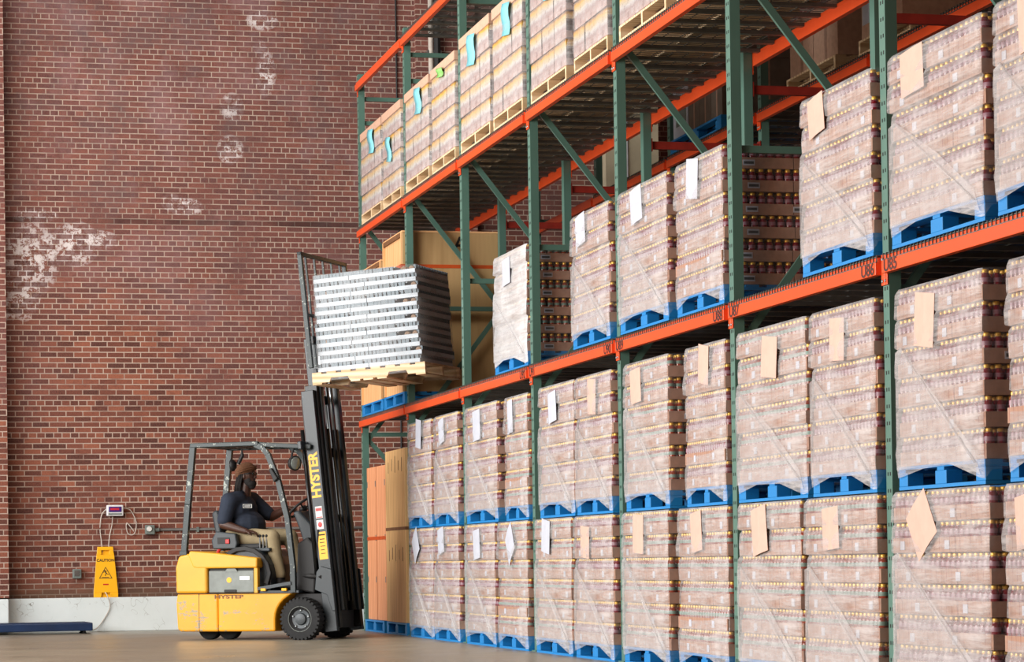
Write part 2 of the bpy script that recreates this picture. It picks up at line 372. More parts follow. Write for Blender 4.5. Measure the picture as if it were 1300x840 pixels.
# ------------------------------------------------------------------ setting
YW = 34.0; L = 5.833; D = 1.078; B = 2.9; Y0 = 32.114
def FY(i): return Y0 - B * i
struct(MB().box(-12, 20, -4, YW + .3, -.2, 0).build('floor', M['floor']))
struct(MB().box(-12, 20, YW, YW + .3, 0, 10.5).build('wall_back', M['brick']))
struct(MB().box(16, 16.3, -4, YW, 0, 10.5).build('wall_right', M['brick2']))
struct(MB().box(-12, 20, -4.3, -4, 0, 10.5).build('wall_front', M['brick2']))
struct(MB().box(-12, 20, -4, YW + .3, 10.5, 10.7).build('ceiling', M['ceil']))
struct(MB().box(-2, 1.605, YW - .30, YW, .45, 10.5).build('trim_1', M['brick2']))      # brick pier at the left
struct(MB().box(6.95, 7.75, YW - .1, YW, .45, 10.5).build('trim_2', M['brick2']))
pl = MB().box(1.6, 16, YW - .12, YW, 0, .435).box(-2, 1.6, YW - .34, YW, 0, .435)
struct(pl.build('baseboard_back', M['plinth'], bevel=.012))
struct(MB().box(9.42, 10.15, YW - .45, YW - .02, 0, 10.5).box(9.62, 9.72, YW - .47, YW - .44, 0, 10.5, 1).build('trim_3', [M['conc_col'], M['white']]))

t = thing('drain_pipe', 'pale and black vertical drain pipes on the brick behind the top rack corner', 'pipe', (7.16, YW - .2, 0))
MB().tube([(-.03, 0, .44), (-.03, 0, 10.4)], .035, 10).build('pale_pipe', M['conduit' if 0 else 'cable'], t)
MB().tube([(.05, -.02, .44), (.05, -.02, 10.4)], .045, 10).build('black_pipe', M['black'], t)
for z in (2.5, 5, 7.5): MB().box(-.08, .11, -.02, .1, z, z + .04).build('pipe_clip', M['steel'], t)
tag(MB().tube([(6.7, YW - .02, .6), (6.7, YW - .02, 9)], .011, 6).build('wall_cable', M['black']), 'thin black cable running up the brick wall behind the rack', 'cable')

t = thing('wall_conduit', 'long grey conduit running along the brick wall behind the forklift', 'conduit', (3.5, YW - .03, 1.29))
MB().tube([(0, 0, 0), (6, 0, 0)], .018, 8).build('pipe', M['conduit'], t, True)
for x in (.5, 2, 3.4): MB().box(x, x + .03, -.022, .03, -.035, .03).build('clip', M['boxgrey'], t)
t = thing('outlet_box', 'grey outlet box at the left end of the wall conduit', 'electrical box', (3.4, YW - .04, 1.29))
MB().box(-.06, .06, -.05, .04, -.06, .06).build('box', M['boxgrey'], t, bevel=.008); MB().lathe([(.035, 0), (.03, .02)], (-.01, -.05, .01), (0, -1, 0), 12).build('cover', M['decalwhite'], t)
MB().tube([(.06, 0, -.005), (.12, 0, 0)], .024, 8).build('fitting', M['boxgrey'], t)
t = thing('junction_box', 'small grey junction box low on the wall, left of the caution sign', 'electrical box', (2.47, YW - .04, .74))
MB().box(-.055, .055, -.05, .04, -.06, .06).build('box', M['boxgrey'], t, bevel=.01)
MB().box(-.035, .03, -.056, -.05, -.03, .045).build('cover', M['conduit'], t, bevel=.004)
for q in (-.03, .025): MB().lathe([(.005, 0), (.004, .004)], (q, -.055, .0), (0, -1, 0), 8).build('screw', M['steel'], t)

t = thing('scale_indicator', 'white weighing scale display box mounted on the brick wall', 'scale display', (2.955, YW - .07, 1.54))
MB().box(-.105, .105, -.05, .05, -.07, .07).build('housing', M['white'], t, bevel=.01)
MB().box(-.08, .08, -.056, -.05, -.02, .048).build('screen', M['screen'], t)
MB().box(-.06, .05, -.059, -.056, .004, .03).build('red_digits', M['digits'], t)
MB().box(-.085, .085, -.054, -.05, -.055, -.035).build('keypad', M['boxgrey'], t)
MB().box(-.03, .03, .05, .07, -.06, .06).build('bracket', M['steel'], t)
def cable(name, pts, label):
    P = [Vector(p) for p in pts]; out = []
    for i in range(len(P) - 1):
        a, b, c, d = P[max(i - 1, 0)], P[i], P[i + 1], P[min(i + 2, len(P) - 1)]
        for k in range(8):
            s = k / 8; out.append(.5 * ((2 * b) + (c - a) * s + (2 * a - 5 * b + 4 * c - d) * s * s + (3 * b - a - 3 * c + d) * s ** 3))
    out.append(P[-1])
    return tag(MB().tube(out, .007, 6).build(name, M['cable'], None, True), label, 'cable')
yc = YW - .03
cable('signal_cable', [(2.85, yc - .02, 1.56), (2.79, yc, 1.48), (2.77, yc, 1.3), (2.79, yc, 1.1), (2.80, yc + .01, .8), (2.80, yc + .01, .55), (2.84, YW - .15, .46), (2.87, YW - .14, .3), (2.72, YW - .15, .06), (2.6, YW - .25, .02)], 'white cable hanging from the left side of the scale display')
cable('power_cable', [(2.93, yc - .02, 1.47), (2.92, yc, 1.35), (2.89, yc, 1.22), (2.875, yc, 1.08)], 'thin white cable dropping straight below the scale display')
cable('coiled_cable', [(3.06, yc - .02, 1.57), (3.16, yc, 1.54), (3.23, yc, 1.38), (3.2, yc - .01, 1.24), (3.12, yc, 1.25), (3.11, yc, 1.38), (3.2, yc - .015, 1.27)], 'looped cable on the brick right of the scale display')

# caution sign leaning on the ledge
t = thing('caution_sign', 'yellow wet floor caution sign standing on the ledge against the brick', 'floor sign', (2.83, YW - .075, .435)); t.rotation_euler = (R(-3), 0, R(0))
def sign_poly(w0, w1, h): return [(-w0, 0), (-w0 + .1, 0), (-w0 + .115, .055), (w0 - .115, .055), (w0 - .1, 0), (w0, 0), (w1, h - .02), (w1 - .02, h), (-w1 + .02, h), (-w1, h - .02)]
pan = MB(); pan.prism([(-.155, 0), (-.06, 0), (-.05, .06), (-.155, .06)], -.02, 0); pan.prism([(.06, 0), (.155, 0), (.155, .06), (.05, .06)], -.02, 0)
pan.prism([(-.155, .06), (.155, .06), (.112, .54), (-.112, .54)], -.02, 0)
for s in (-1, 1): pan.prism([(s * .112, .54), (s * .05, .54), (s * .05, .60), (s * .10, .60)], -.02, 0)
pan.prism([(-.104, .60), (.104, .60), (.098, .645), (-.098, .645)], -.02, 0)
pan.build('front_panel', M['signyellow'], t, bevel=.004)
bk = MB().prism([(-.15, 0), (.15, 0), (.1, .62), (-.1, .62)], .012, .03); bk.build('rear_panel', M['signyellow'], t, bevel=.004)
text('warning_word', 'CAUTION', .05, M['ink'], t, face_m((0, -.0215, .47), (1, 0, 0), (0, 0, 1)), bold=.0012)
tri = MB()
def ring_tri(mb, pts, wd, y):
    c = sum((Vector(p) for p in pts), Vector((0, 0))) / 3
    q = [c + (Vector(p) - c) * (1 - wd) for p in pts]
    for i in range(3):
        j = (i + 1) % 3; mb.prism([tuple(pts[i]), tuple(pts[j]), tuple(q[j]), tuple(q[i])], y, y + .001)
ring_tri(tri, [(-.085, .24), (.085, .24), (0, .39)], .16, -.0215)
tri.build('warning_triangle', M['ink'], t)
fig = MB().ball((-.01, -.021, .338), (.010, .001, .010)).bar((-.008, -.021, .328), (.012, -.021, .3), .001, .014).bar((.012, -.021, .3), (.04, -.021, .29), .001, .008).bar((.01, -.021, .3), (-.008, -.021, .285), .001, .008).bar((-.008, -.021, .285), (.0, -.021, .27), .001, .008).bar((-.004, -.021, .325), (-.032, -.021, .318), .001, .006).bar((-.004, -.021, .325), (.02, -.021, .334), .001, .006).box(-.05, .04, -.0215, -.0205, .252, .258)
fig.build('slipping_figure', M['ink'], t); MB().box(-.035, .035, -.0215, -.0205, .155, .172).build('small_red_mark', M['red'], t)

# blue floor scale
t = thing('floor_scale', 'low dark blue weighing platform on the floor beside the wall', 'floor scale', (1.75, 33.3, 0))
MB().box(-1.4, .84, -.28, .3, .035, .135).build('platform', M['blue'], t, bevel=.012)
MB().box(-1.38, .78, -.24, .27, .135, .142).build('deck_plate', M['blue'], t)
for x in (-1.3, .74):
    for y in (-.2, .22): MB().lathe([(.03, 0), (.035, .01), (.02, .015), (.02, .04)], (x, y, 0), (0, 0, 1), 10).build('foot', M['black'], t)

# ------------------------------------------------------------------ racking
PW, PD = .095, .075; ZT = 6.86
def make_frame():
    t = thing('upright_frame', '', 'rack upright')
    def post(x0, face):
        mb = MB(); w = .006
        mb.box(x0, x0 + PD, -PW, 0, 0, ZT)
        s = x0 - .0012 if face < 0 else x0 + PD - .0005
        z = .1
        while z < ZT - .05:
            for y in (-.066, -.03): mb.box(s, s + .0017, y - .007, y + .007, z, z + .022, 1)
            z += .1
        return mb
    post(0, -1).build('front_post', [M['green'], M['hole']], t); post(D, 1).build('rear_post', [M['green'], M['hole']], t)
    for x in (0, D): MB().box(x - .02, x + PD + .03, -PW - .03, .03, 0, .01).build('base_plate', M['green'], t)
    yb = -PW / 2
    for z in (.2, 2.41, 3.69, 5.08, 6.26, 6.56): MB().box(PD, D, yb - .02, yb + .02, z - .025, z + .025).build('horizontal_brace', M['green'], t)
    for (a, b) in (((PD, .25), (D, 1.2)), ((D, 1.25), (PD, 2.34)), ((PD, 2.34), (D, 3.66)), ((D, 3.72), (PD, 4.98)), ((PD, 5.12), (D, 6.22))):
        MB().bar((a[0], yb - .004, a[1]), (b[0], yb - .004, b[1]), .03, .052, 0).build('diagonal_brace', M['green'], t)
    return t
fr0 = make_frame()
for i in range(8):
    o = fr0 if i == 0 else copy_tree(fr0)
    o.location = (L, FY(i), 0)
    tag(o, ('green upright rack frame at the far end beside the forklift mast', 'green upright frame right of the stood-up plywood crates', 'third green upright frame from the far end, just right of the raised load', 'fourth green upright frame from the far end', 'fifth green upright frame from the far end', 'sixth green upright frame from the far end, stencilled beams meet it', 'seventh green upright frame from the far end, nearest fully visible', 'eighth green upright frame from the far end at the right edge')[i], 'rack upright', 'upright frames of the front rack')
Z1, Z2, Z3 = 2.60, 4.94, 6.75; BH = .105
def make_beam(n, front=True):
    t = thing(n, '', 'rack beam')
    W = B - PW
    mb = MB().box(-.045, 0, -W, 0, -BH, -.03).box(-.03, 0, -W, 0, -.031, 0)       # stepped top edge carries the deck
    mb.build('beam', M['orange'], t, bevel=.003)
    for y in (.0005, -W - .0475):
        mb = MB().box(-.01, -.0015, y, y + .047, -.17, .014)
        mb.build('end_connector', M['orange'], t, bevel=.002)
        for z in (-.145, -.015): MB().lathe([(.011, 0), (.011, .006), (.006, .009)], (-.0095, y + .024, z), (-1, 0, 0), 8).build('bolt', M['steel'], t)
    return t
bm0 = make_beam('rack_beam')
LV = {1: ('lower', Z1), 2: ('middle', Z2), 3: ('top', Z3)}
first = [True]
def put_beam(x, bay, lv, flip, where, z=None):
    o = bm0 if first[0] else copy_tree(bm0); first[0] = False
    o.location = (x, FY(bay) - PW if not flip else FY(bay + 1), z or LV[lv][1]); o.rotation_euler = (0, 0, pi if flip else 0)
    tag(o, f'orange {where} beam at {LV[lv][0]} level, {ORD[bay]} bay from the far wall', 'rack beam', f'{where} beams')
for bay in range(7):
    for lv in (1, 2, 3):
        if lv == 3 and bay > 3: continue
        put_beam(L - .002, bay, lv, False, 'front rack front')
        put_beam(L + D + PD + .002, bay, lv, True, 'front rack rear')
# stencilled bay marks on the lower beam
for i in range(3, 7):
    f = bm0
    for s, txt, dy in ((1, 'U%d' % (98 - 2 * i), .2), (-1, 'U%d' % (97 - 2 * i), -.2)):
        host = [o for o in COL.objects if o.name.startswith('rack_beam') and o.parent is None and abs(o.location.z - Z1) < .01 and abs(o.location.x - L) < .01 and abs(o.location.y - (FY(i - 1 if s > 0 else i) - PW)) < .01]
        if not host: continue
        h = host[0]; yl = (FY(i) + .13 if s > 0 else FY(i) - PW - .14) - h.location.y
        text('stencil_mark', txt, .1, M['stencil'], h, face_m((-.0465, yl, -.068), (0, -1, 0), (0, 0, 1)), bold=.0025, xs=1.25)

def make_deck(W):
    t = thing('wire_deck', '', 'wire deck')
    mb = MB(); n = 26
    for i in range(n + 1):
        x = -.04 + (D + PD + .08) * 0; y = -W * i / n
        mb.box(-.035, D + PD + .03, y - .0028, y + .0028, .006, .0115)
        mb.box(-.041, -.035, y - .0028, y + .0028, -.03, .0115)
    m = 9
    for j in range(m + 1):
        x = -.03 + (D + PD + .06) * j / m; mb.box(x - .0028, x + .0028, -W, 0, 0.0, .006)
    mb.box(-.044, -.038, -W, 0, -.032, -.026)
    mb.build('wire_mesh', M['galv'], t)
    for k in range(4):
        y = -W * (k + .5) / 4; MB().box(.0, D + PD, y - .028, y + .028, -.028, -.001).build('support_channel', M['galv'], t)
    return t
DW = (B - PW) / 2 - .01
dk0 = make_deck(DW); fd = [True]
def put_deck(x, bay, side, z, lab, grp):
    o = dk0 if fd[0] else copy_tree(dk0); fd[0] = False
    o.location = (x, FY(bay) - PW - .005 - side * (DW + .01), z); tag(o, lab, 'wire deck', grp)
for bay in range(7):
    for lv in (1, 2, 3):
        if lv == 3 and (bay < 1 or bay > 3): continue
        for s in (0, 1):
            put_deck(L, bay, s, LV[lv][1] + .002, f'wire deck on {LV[lv][0]} beams, {("left", "right")[s]} half of {ORD[bay]} bay from far wall', 'wire decks of the front rack')

# second rack standing behind a narrow gap
X2 = 8.06
for i in range(8):
    o = copy_tree(fr0, skip=('diagonal_brace',)); o.location = (X2, FY(i), 0)
    tag(o, f'green upright of the rear rack, {ORD[i] if i < 7 else "eighth"} from the far wall', 'rack upright', 'upright frames of the rear rack')
for bay in range(0, 7):
    put_beam(X2 - .002, bay, 2, False, 'rear rack front', 4.99)
    put_beam(X2 + D + PD + .002, bay, 2, True, 'rear rack back', 4.99)
    if bay:
        for s in (0, 1): put_deck(X2, bay, s, 4.995, f'wire deck of the rear rack, {("left", "right")[s]} half of {ORD[bay]} bay', 'wire decks of the rear rack')
for i in range(1, 7):
    t = thing('crossbar', f'dark red crossbar tying the racks together behind the {ORD[i]} upright frame', 'rack crossbar', (L + D + PD + .005, FY(i), 4.65), 0, 'dark red crossbars between the racks')
    MB().box(.0, X2 - L - D - PD - .01, -PW * .75, -PW * .25, -.035, .035).build('bar', M['darkred'], t)
    for x in (.0, X2 - L - D - PD - .02): MB().box(x, x + .008, -PW, 0, -.06, .06).build('end_plate', M['darkred'], t)

# ------------------------------------------------------------------ pallets
def make_blue():
    t = thing('blue_pallet', '', 'pallet')     # base size 1.06 (x) x 1.25 (y) x .14; origin at front far corner, y negative towards the viewer
    X, Y = 1.06, 1.25
    td = MB()
    for k in range(7):
        x = k * (X - .1) / 6; td.box(x, x + .1, -Y, 0, .12, .14)
    td.build('top_deck', M['bluewood'], t)
    for y0 in (0, -Y / 2 + .05, -Y + .1): MB().box(0, X, y0 - .1, y0, .1, .12).build('stringer_board', M['bluewood'], t)
    for x in (0, X / 2 - .05, X - .1):
        for y, w in ((0, .13), (-Y / 2 + .08, .16), (-Y + .13, .13)): MB().box(x, x + .1, y - w, y, .02, .1).build('block', M['bluewood'], t, bevel=.004)
    for x in (0, X / 2 - .05, X - .1): MB().box(x, x + .1, -Y, 0, 0, .02).build('bottom_board', M['bluewood'], t)
    for y in (0, -Y + .1): MB().box(.1, X - .1, y - .1, y, 0, .02).build('bottom_board', M['bluewood'], t)
    return t
def make_wood():
    t = thing('wooden_pallet', '', 'pallet'); X, Y = 1.06, 1.25
    for k in range(7):
        x = k * (X - .1) / 6; MB().box(x, x + .1, -Y, 0, .108, .126).build('deck_board', M['palletwood'], t)
    for y in (0, -Y / 2 + .02, -Y + .04): MB().box(0, X, y - .04, y, .018, .108).build('stringer', M['palletwood'], t)
    for x in (0, X / 2 - .05, X - .1): MB().box(x, x + .1, -Y, 0, 0, .018).build('bottom_board', M['palletwood'], t)
    return t

# ------------------------------------------------------------------ bottle stacks
TH = .175; NT_ = 6; LX, LY = 1.06, 1.27; P_ = .0655
def bottle_mb(x, y, mb, z0=.004):
    mb.lathe([(.026, z0), (.0305, z0 + .008), (.0305, .052), (.0305, .098), (.0305, .122), (.0235, .14), (.019, .148), (.0195, .149), (.0195, .167), (.017, .17)], (x, y, 0), (0, 0, 1), 10, [0, 0, 0, 1, 0, 0, 0, 2, 2])
    return mb
def wrap_mb(mb=None, out=.012, tiers=NT_, th=TH, lx=LX, ly=LY, rnd=None, front_mi=0, end_mi=1, drop=.06, sag=.0):
    mb = MB(); prof = []
    for i in range(tiers):
        z = i * th; j = rnd.uniform(-.002, .016) if rnd else 0
        prof += [(z + .004, out + j), (z + .075, out + j), (z + .145, out - .004 + j), (z + th - .006, out - .014 + j)]
    prof[0] = (-drop, out + .004); prof[-1] = (tiers * th + .002, out - .01)
    c = .05; vs = []; ring = []
    for z, o in prof:
        x0, x1, y0, y1 = -o, lx + o, -ly - o, o
        pts = [(x0, y1 - c), (x0, y1 - .33 * ly), (x0, y1 - .66 * ly), (x0, y0 + c), (x0 + c * .3, y0 + c * .3), (x0 + c, y0), (x0 + lx * .5, y0), (x1 - c, y0), (x1, y0 + c), (x1, y1 - c), (x1 - c, y1), (x0 + c, y1), (x0 + c * .3, y1 - c * .3)]
        if rnd: pts = [(a + rnd.uniform(-.004, .004), b + rnd.uniform(-.004, .004)) for a, b in pts]
        dz = [rnd.uniform(-.012, .012) if (rnd and z < 0) else 0 for _ in pts]
        if z < 0:
            dz[0] -= .02; dz[3] -= .05; dz[4] -= .05; dz[1] += .04; dz[2] += .035
        vs += [(a, b, z + d) for (a, b), d in zip(pts, dz)]; n = len(pts)
    for i in range(len(prof) - 1):
        for k in range(n):
            k2 = (k + 1) % n; mi = front_mi if k in (0, 1, 2, 3, 12, 11) else end_mi
            mb.add([], [], 0); mb.f.append((i * n + k, i * n + k2, (i + 1) * n + k2, (i + 1) * n + k)); mb.m.append(mi)
    mb.v = vs; return mb
bot_me = {}
for kind, juice, lab in (('juice', 'juice', 'label_w'), ('tea', 'tea', 'label_t')):
    bot_me[kind] = bottle_mb(0, 0, MB()).mesh('bottle', [M[juice], M[lab], M['cap']], True)
def make_load(kind, individual, seed, front='film', tail=True):
    rnd = random.Random(seed); tail = seed != 3
    t = thing('wrapped_bottle_stack', '', 'bottle stack')
    juice, lab = ('juice', 'label_w') if kind == 'juice' else ('tea', 'label_t')
    nx = 16; ny = 19
    for i in range(NT_):
        ox, oy = rnd.uniform(-.012, .012), rnd.uniform(-.012, .012)
        tr = MB(); a = bpy.data.objects.new('x', None) if False else None
        # trays: 3 along the front, 2 deep
        for a_ in range(2):
            for b_ in range(3):
                x0 = ox + a_ * (LX / 2) + .003; y0 = oy - b_ * (LY / 3) - .003
                tr.box(x0, x0 + LX / 2 - .006, y0 - LY / 3 + .006, y0, 0, .084)
        for q in (rnd.uniform(.12, .2), rnd.uniform(.5, .9)):
            tr.box(ox + q, ox + q + .09, oy - LY + .002, oy - LY + .006, .022, .066, 1)
            tr.box(ox + q + .008, ox + q + .082, oy - LY + .0005, oy - LY + .003, .034, .054, 2)
        for q in (rnd.uniform(.05, .3), rnd.uniform(.7, 1.1)):
            tr.box(ox - .0005, ox + .004, oy - q - .06, oy - q, .016, .066, 1)
        tier = tr.build('case_tier', [M['kraft'], M['paper'], M['print']], t); tier.location = (0, 0, i * TH)
        st = MB()
        for k in range(ny):
            for d in (0, 1): bottle_mb(ox + .033 + d * P_, oy - .033 - k * (LY - .066) / (ny - 1), st)
        for k in range(2, nx):
            bottle_mb(ox + .033 + k * P_ * (LX - .066) / ((nx - 1) * P_), oy - .033 - (LY - .066) / (ny - 1) * 2 * 0 - (LY - .066) * 17 / 18, st)
        if not individual:
            for k in range(2, nx): bottle_mb(ox + .033 + k * (LX - .066) / (nx - 1), oy - LY + .033, st)
        s = st.build('bottle_rows', [M[juice], M[lab], M['cap']], tier, True); s['kind'] = 'stuff'
        if individual:
            for k in range(2, nx):
                bo = bpy.data.objects.new('bottle', bot_me[kind]); COL.objects.link(bo); bo.parent = tier; bo.location = (ox + .033 + k * (LX - .066) / (nx - 1), oy - LY + .033, 0)
    w = wrap_mb(rnd=rnd).build('stretch_wrap', [M[front], M['film_shaded']], t, True)
    if tail:
        h = NT_ * TH; a = rnd.uniform(.5, .66); e = -.022
        f = MB().add([(e, -.02, h * a), (e, -.12, h * (a + .02)), (e - .004, -LY * .55, h * .33), (e - .004, -LY + .08, .05), (e, -LY + .02, -.09), (e, -LY + .16, -.05), (e, -LY * .6, -.01), (e, -.02, -.02), (e, -.02, h * .3)], [(0, 1, 2, 8), (8, 2, 6, 7), (2, 3, 5, 6), (3, 4, 5)], 0)
        f.bar((e - .004, -.12, h * (a + .02)), (e - .008, -LY + .06, -.02), .006, .022, 0, (1, 0, 0))
        f.build('wrap_tail', M['film_fold'], t, True)
    return t
def add_paper(load, kind, seed, mat='paper'):
    rnd = random.Random(seed); y = -rnd.uniform(.35, .7); z = NT_ * TH - rnd.uniform(.14, .22); a = rnd.choice((-.12, -.05, .06, .14, .75 if kind == 'diamond' else .1))
    if kind == 'diamond': a = .6
    w, h = (.15, .15) if kind == 'diamond' else (.14 + .03 * rnd.random(), .13 + .03 * rnd.random()); vs = []
    for u, v in ((-w, -h), (w, -h), (w, h), (-w, h), (0, -h), (0, h)): vs.append((-.024 - (.006 if u == 0 else 0), y - (u * cos(a) - v * sin(a)), z + u * sin(a) + v * cos(a)))
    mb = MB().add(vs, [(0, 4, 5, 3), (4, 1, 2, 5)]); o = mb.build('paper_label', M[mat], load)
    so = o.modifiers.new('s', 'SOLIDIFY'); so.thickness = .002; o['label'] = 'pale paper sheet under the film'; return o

protos = {}
def get_load(key):
    if key not in protos:
        kind, ind, seed, front = key; protos[key] = make_load(kind, ind, seed, front); return protos[key]
    return copy_tree(protos[key], skip=('paper_label',))
blue0 = make_blue(); wood0 = make_wood(); fb = [True]; fw = [True]
def get_blue():
    o = blue0 if fb[0] else copy_tree(blue0); fb[0] = False; return o
def get_wood():
    o = wood0 if fw[0] else copy_tree(wood0); fw[0] = False; return o
LEVELN = {'F': 'floor', 'M': 'second-tier', 'U': 'lower-beam'}
def side(yf, yn):
    for bay in range(7):
        if FY(bay) >= (yf + yn) / 2 > FY(bay + 1): return bay, ('left' if (yf + yn) / 2 > FY(bay) - PW - 1.4 else 'right')
def put_load(row, yf, yn, kind='juice', xo=0, ind=True, front='film', paper='plain', seed=0, note=None, solo=False):
    z = {'F': 0, 'M': 1.205, 'U': Z1 + .016}[row]; x = L - .045 + xo; w = yf - yn; bay, sd = side(yf, yn)
    p = get_blue(); p.location = (x, yf, z); p.scale = (1, w / 1.25, .135 / .14)
    rnd = random.Random(seed + int(yf * 100)); key = (kind, ind, seed % 4, front)
    o = get_load(key); zs = (1.205 - .135 - .012) / (NT_ * TH) if row == 'F' else ((1.16 - .135) / (NT_ * TH) if row == 'M' else (1.12 - .135) / (NT_ * TH))
    o.location = (x, yf, z + .137); o.scale = (1, w / LY, zs)
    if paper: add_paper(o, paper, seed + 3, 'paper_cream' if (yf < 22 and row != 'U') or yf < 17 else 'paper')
    col = {'juice': 'dark red', 'tea': 'amber'}[kind]
    lv = {'F': 'on the floor', 'M': 'second tier up', 'U': 'on lower beams'}[row]
    tag(o, note or f'film-wrapped {col} bottle stack {lv}, {sd} side of {ORD[bay]} bay from far end', 'bottle stack', {'F': 'bottle stacks on the floor level', 'M': 'bottle stacks standing on the floor stacks', 'U': 'bottle stacks on the lower beams'}[row])
    tag(p, {'F': f'blue pallet on the floor, {sd} side of {ORD[bay]} bay from far end', 'M': f'blue pallet between floor and second tier, {sd} side of {ORD[bay]} bay from far end', 'U': f'blue pallet on the lower beams, {sd} side of {ORD[bay]} bay from far end'}[row], 'pallet', {'F': 'blue pallets on the floor', 'M': 'blue pallets on top of the floor stacks', 'U': 'blue pallets on the lower beams'}[row])
    return o, p
rows = [
 ('F', 28.93, 27.66, dict(ind=False, paper='diamond')), ('F', 27.58, 26.36, dict(ind=False)), ('F', 26.05, 24.75, dict(ind=False)), ('F', 24.62, 23.46, dict(ind=False, kind='tea', paper='diamond')),
 ('F', 23.15, 21.88, dict(kind='tea')), ('F', 21.76, 20.56, {}), ('F', 20.26, 19.02, dict(kind='tea')), ('F', 18.83, 17.66, dict(kind='tea', xo=.02)),
 ('F', 17.36, 16.1, dict(kind='tea')), ('F', 16.0, 14.75, dict(kind='tea')), ('F', 14.5, 13.12, dict(paper='diamond')), ('F', 12.93, 11.85, {}),
 ('M', 28.95, 27.7, dict(ind=False)), ('M', 27.5, 26.36, dict(ind=False)), ('M', 25.98, 24.6, dict(ind=False)), ('M', 24.35, 23.46, dict(ind=False, kind='tea', xo=.02)),
 ('M', 22.95, 21.74, {}), ('M', 21.66, 20.55, {}), ('M', 20.15, 18.97, dict(kind='tea')), ('M', 18.6, 17.66, dict(xo=.02)),
 ('M', 17.34, 15.95, dict(kind='tea')), ('M', 15.85, 14.75, {}), ('M', 14.4, 13.17, dict(xo=0)), ('M', 12.85, 11.85, {}),
 ('U', 24.77, 23.46, dict(kind='tea', xo=.03, front='film_white', note='bottle stack under thick white film, alone in third bay on lower beams')), ('U', 21.72, 20.55, dict(note='wrapped dark red bottle stack alone in fourth bay on lower beams')), ('U', 20.25, 18.93, {}), ('U', 18.77, 17.66, dict(xo=.02)),
 ('U', 15.98, 14.75, dict(note='wrapped dark red bottle stack alone in sixth bay on lower beams')), ('U', 14.45, 13.12, {}), ('U', 12.95, 11.85, {})]
for k, (r, a, b, kw) in enumerate(rows):
    o, p = put_load(r, a, b, seed=k, **kw)
    if r == 'M' and 18.9 < b < 19.1:      # stencilled round mark on the pallet end by the gap
        ring = MB(); rr = [(.22 + .035 * cos(q), -1.2505, .06 + .035 * sin(q)) for q in [R(50 + 26 * i) for i in range(11)]]
        ring.tube(rr, .007, 6); ring.build('stencilled_mark', M['decalwhite'], p)

# ------------------------------------------------------------------ jar loads on the top level
def make_jars(seed):
    rnd = random.Random(seed); t = thing('wrapped_carton_stack', '', 'carton stack'); h = .235
    for i in range(4):
        for a_ in range(2):
            for b_ in range(3):
                dx, dy = rnd.uniform(-.006, .006), rnd.uniform(-.006, .006)
                mb = MB().box(0, LX / 2 - .008, -LY / 3 + .014, 0, 0, h - .012).box(.001, LX / 2 - .01, -LY / 3 + .0125, -LY / 3 + .0145, .06, .16, 1)
                o = mb.build('carton', [M['carton'], M['gap']], t); o.location = (a_ * LX / 2 + dx, -b_ * LY / 3 + dy, i * h + .003)
    tp = MB().box(-.012, LX + .012, -LY - .012, .012, 4 * h - .015, 4 * h + .085); tp.build('top_cover', M['kraftpale'], t, bevel=.006)
    w = wrap_mb(rnd=rnd, tiers=4, th=h, out=.01, drop=.0, front_mi=1).build('stretch_wrap', [M['film'], M['film_jars']], t, True)
    return t
jp = [None, None]
T_ = [(31.75, 30.45), (30.33, 29.25), (28.96, 27.68), (27.52, 26.36), (26.1, 24.78), (24.64, 23.46), (23.15, 21.88), (21.62, 20.56), (20.22, 18.93), (18.66, 17.66)]
for k, (a, b) in enumerate(T_):
    w = a - b; bay, sd = side(a, b); x = L - .03
    p = get_wood(); p.location = (x, a, Z2 + .016); p.scale = (1, w / 1.25, 1)
    tag(p, f'wooden pallet on the middle beams, {sd} side of {ORD[bay]} bay from far wall', 'pallet', 'wooden pallets on the middle beams')
    q = k % 2
    if jp[q] is None: jp[q] = make_jars(k); o = jp[q]
    else: o = copy_tree(jp[q], skip=('paper_note',))
    o.location = (x + .005, a, Z2 + .145); o.scale = (.99, w / LY, (1.0 if k < 4 else 1.06) * .96)
    tag(o, f'wrapped carton stack on the middle beams, {sd} side of {ORD[bay]} bay from far wall', 'carton stack', 'carton stacks on the middle beams')
    mt = {2: None, 3: 'paper_green'}.get(k, 'paper_blue')
    if k == 2: mt = 'paper_blue'
    if mt and k < 9:
        rr = random.Random(k); y = -rr.uniform(.5, .8); z0 = .98 if k not in (1,) else .7; hh = .3 if mt == 'paper_blue' else .1
        mb = MB(); vs = []
        for i in range(6):
            zz = z0 - hh * i / 5; off = -.026 - .012 * sin(i * 1.3); sk = .02 * sin(i * .9 + k)
            vs += [(off, y + .17 + sk, zz), (off - .004, y - .17 + sk, zz - .04)]
        mb.add(vs, [(2 * i, 2 * i + 1, 2 * i + 3, 2 * i + 2) for i in range(5)])
        n = mb.build('paper_note', M[mt], o, True); s_ = n.modifiers.new('s', 'SOLIDIFY'); s_.thickness = .002; n['label'] = 'lime green sheet' if mt == 'paper_green' else 'pale blue sheet'

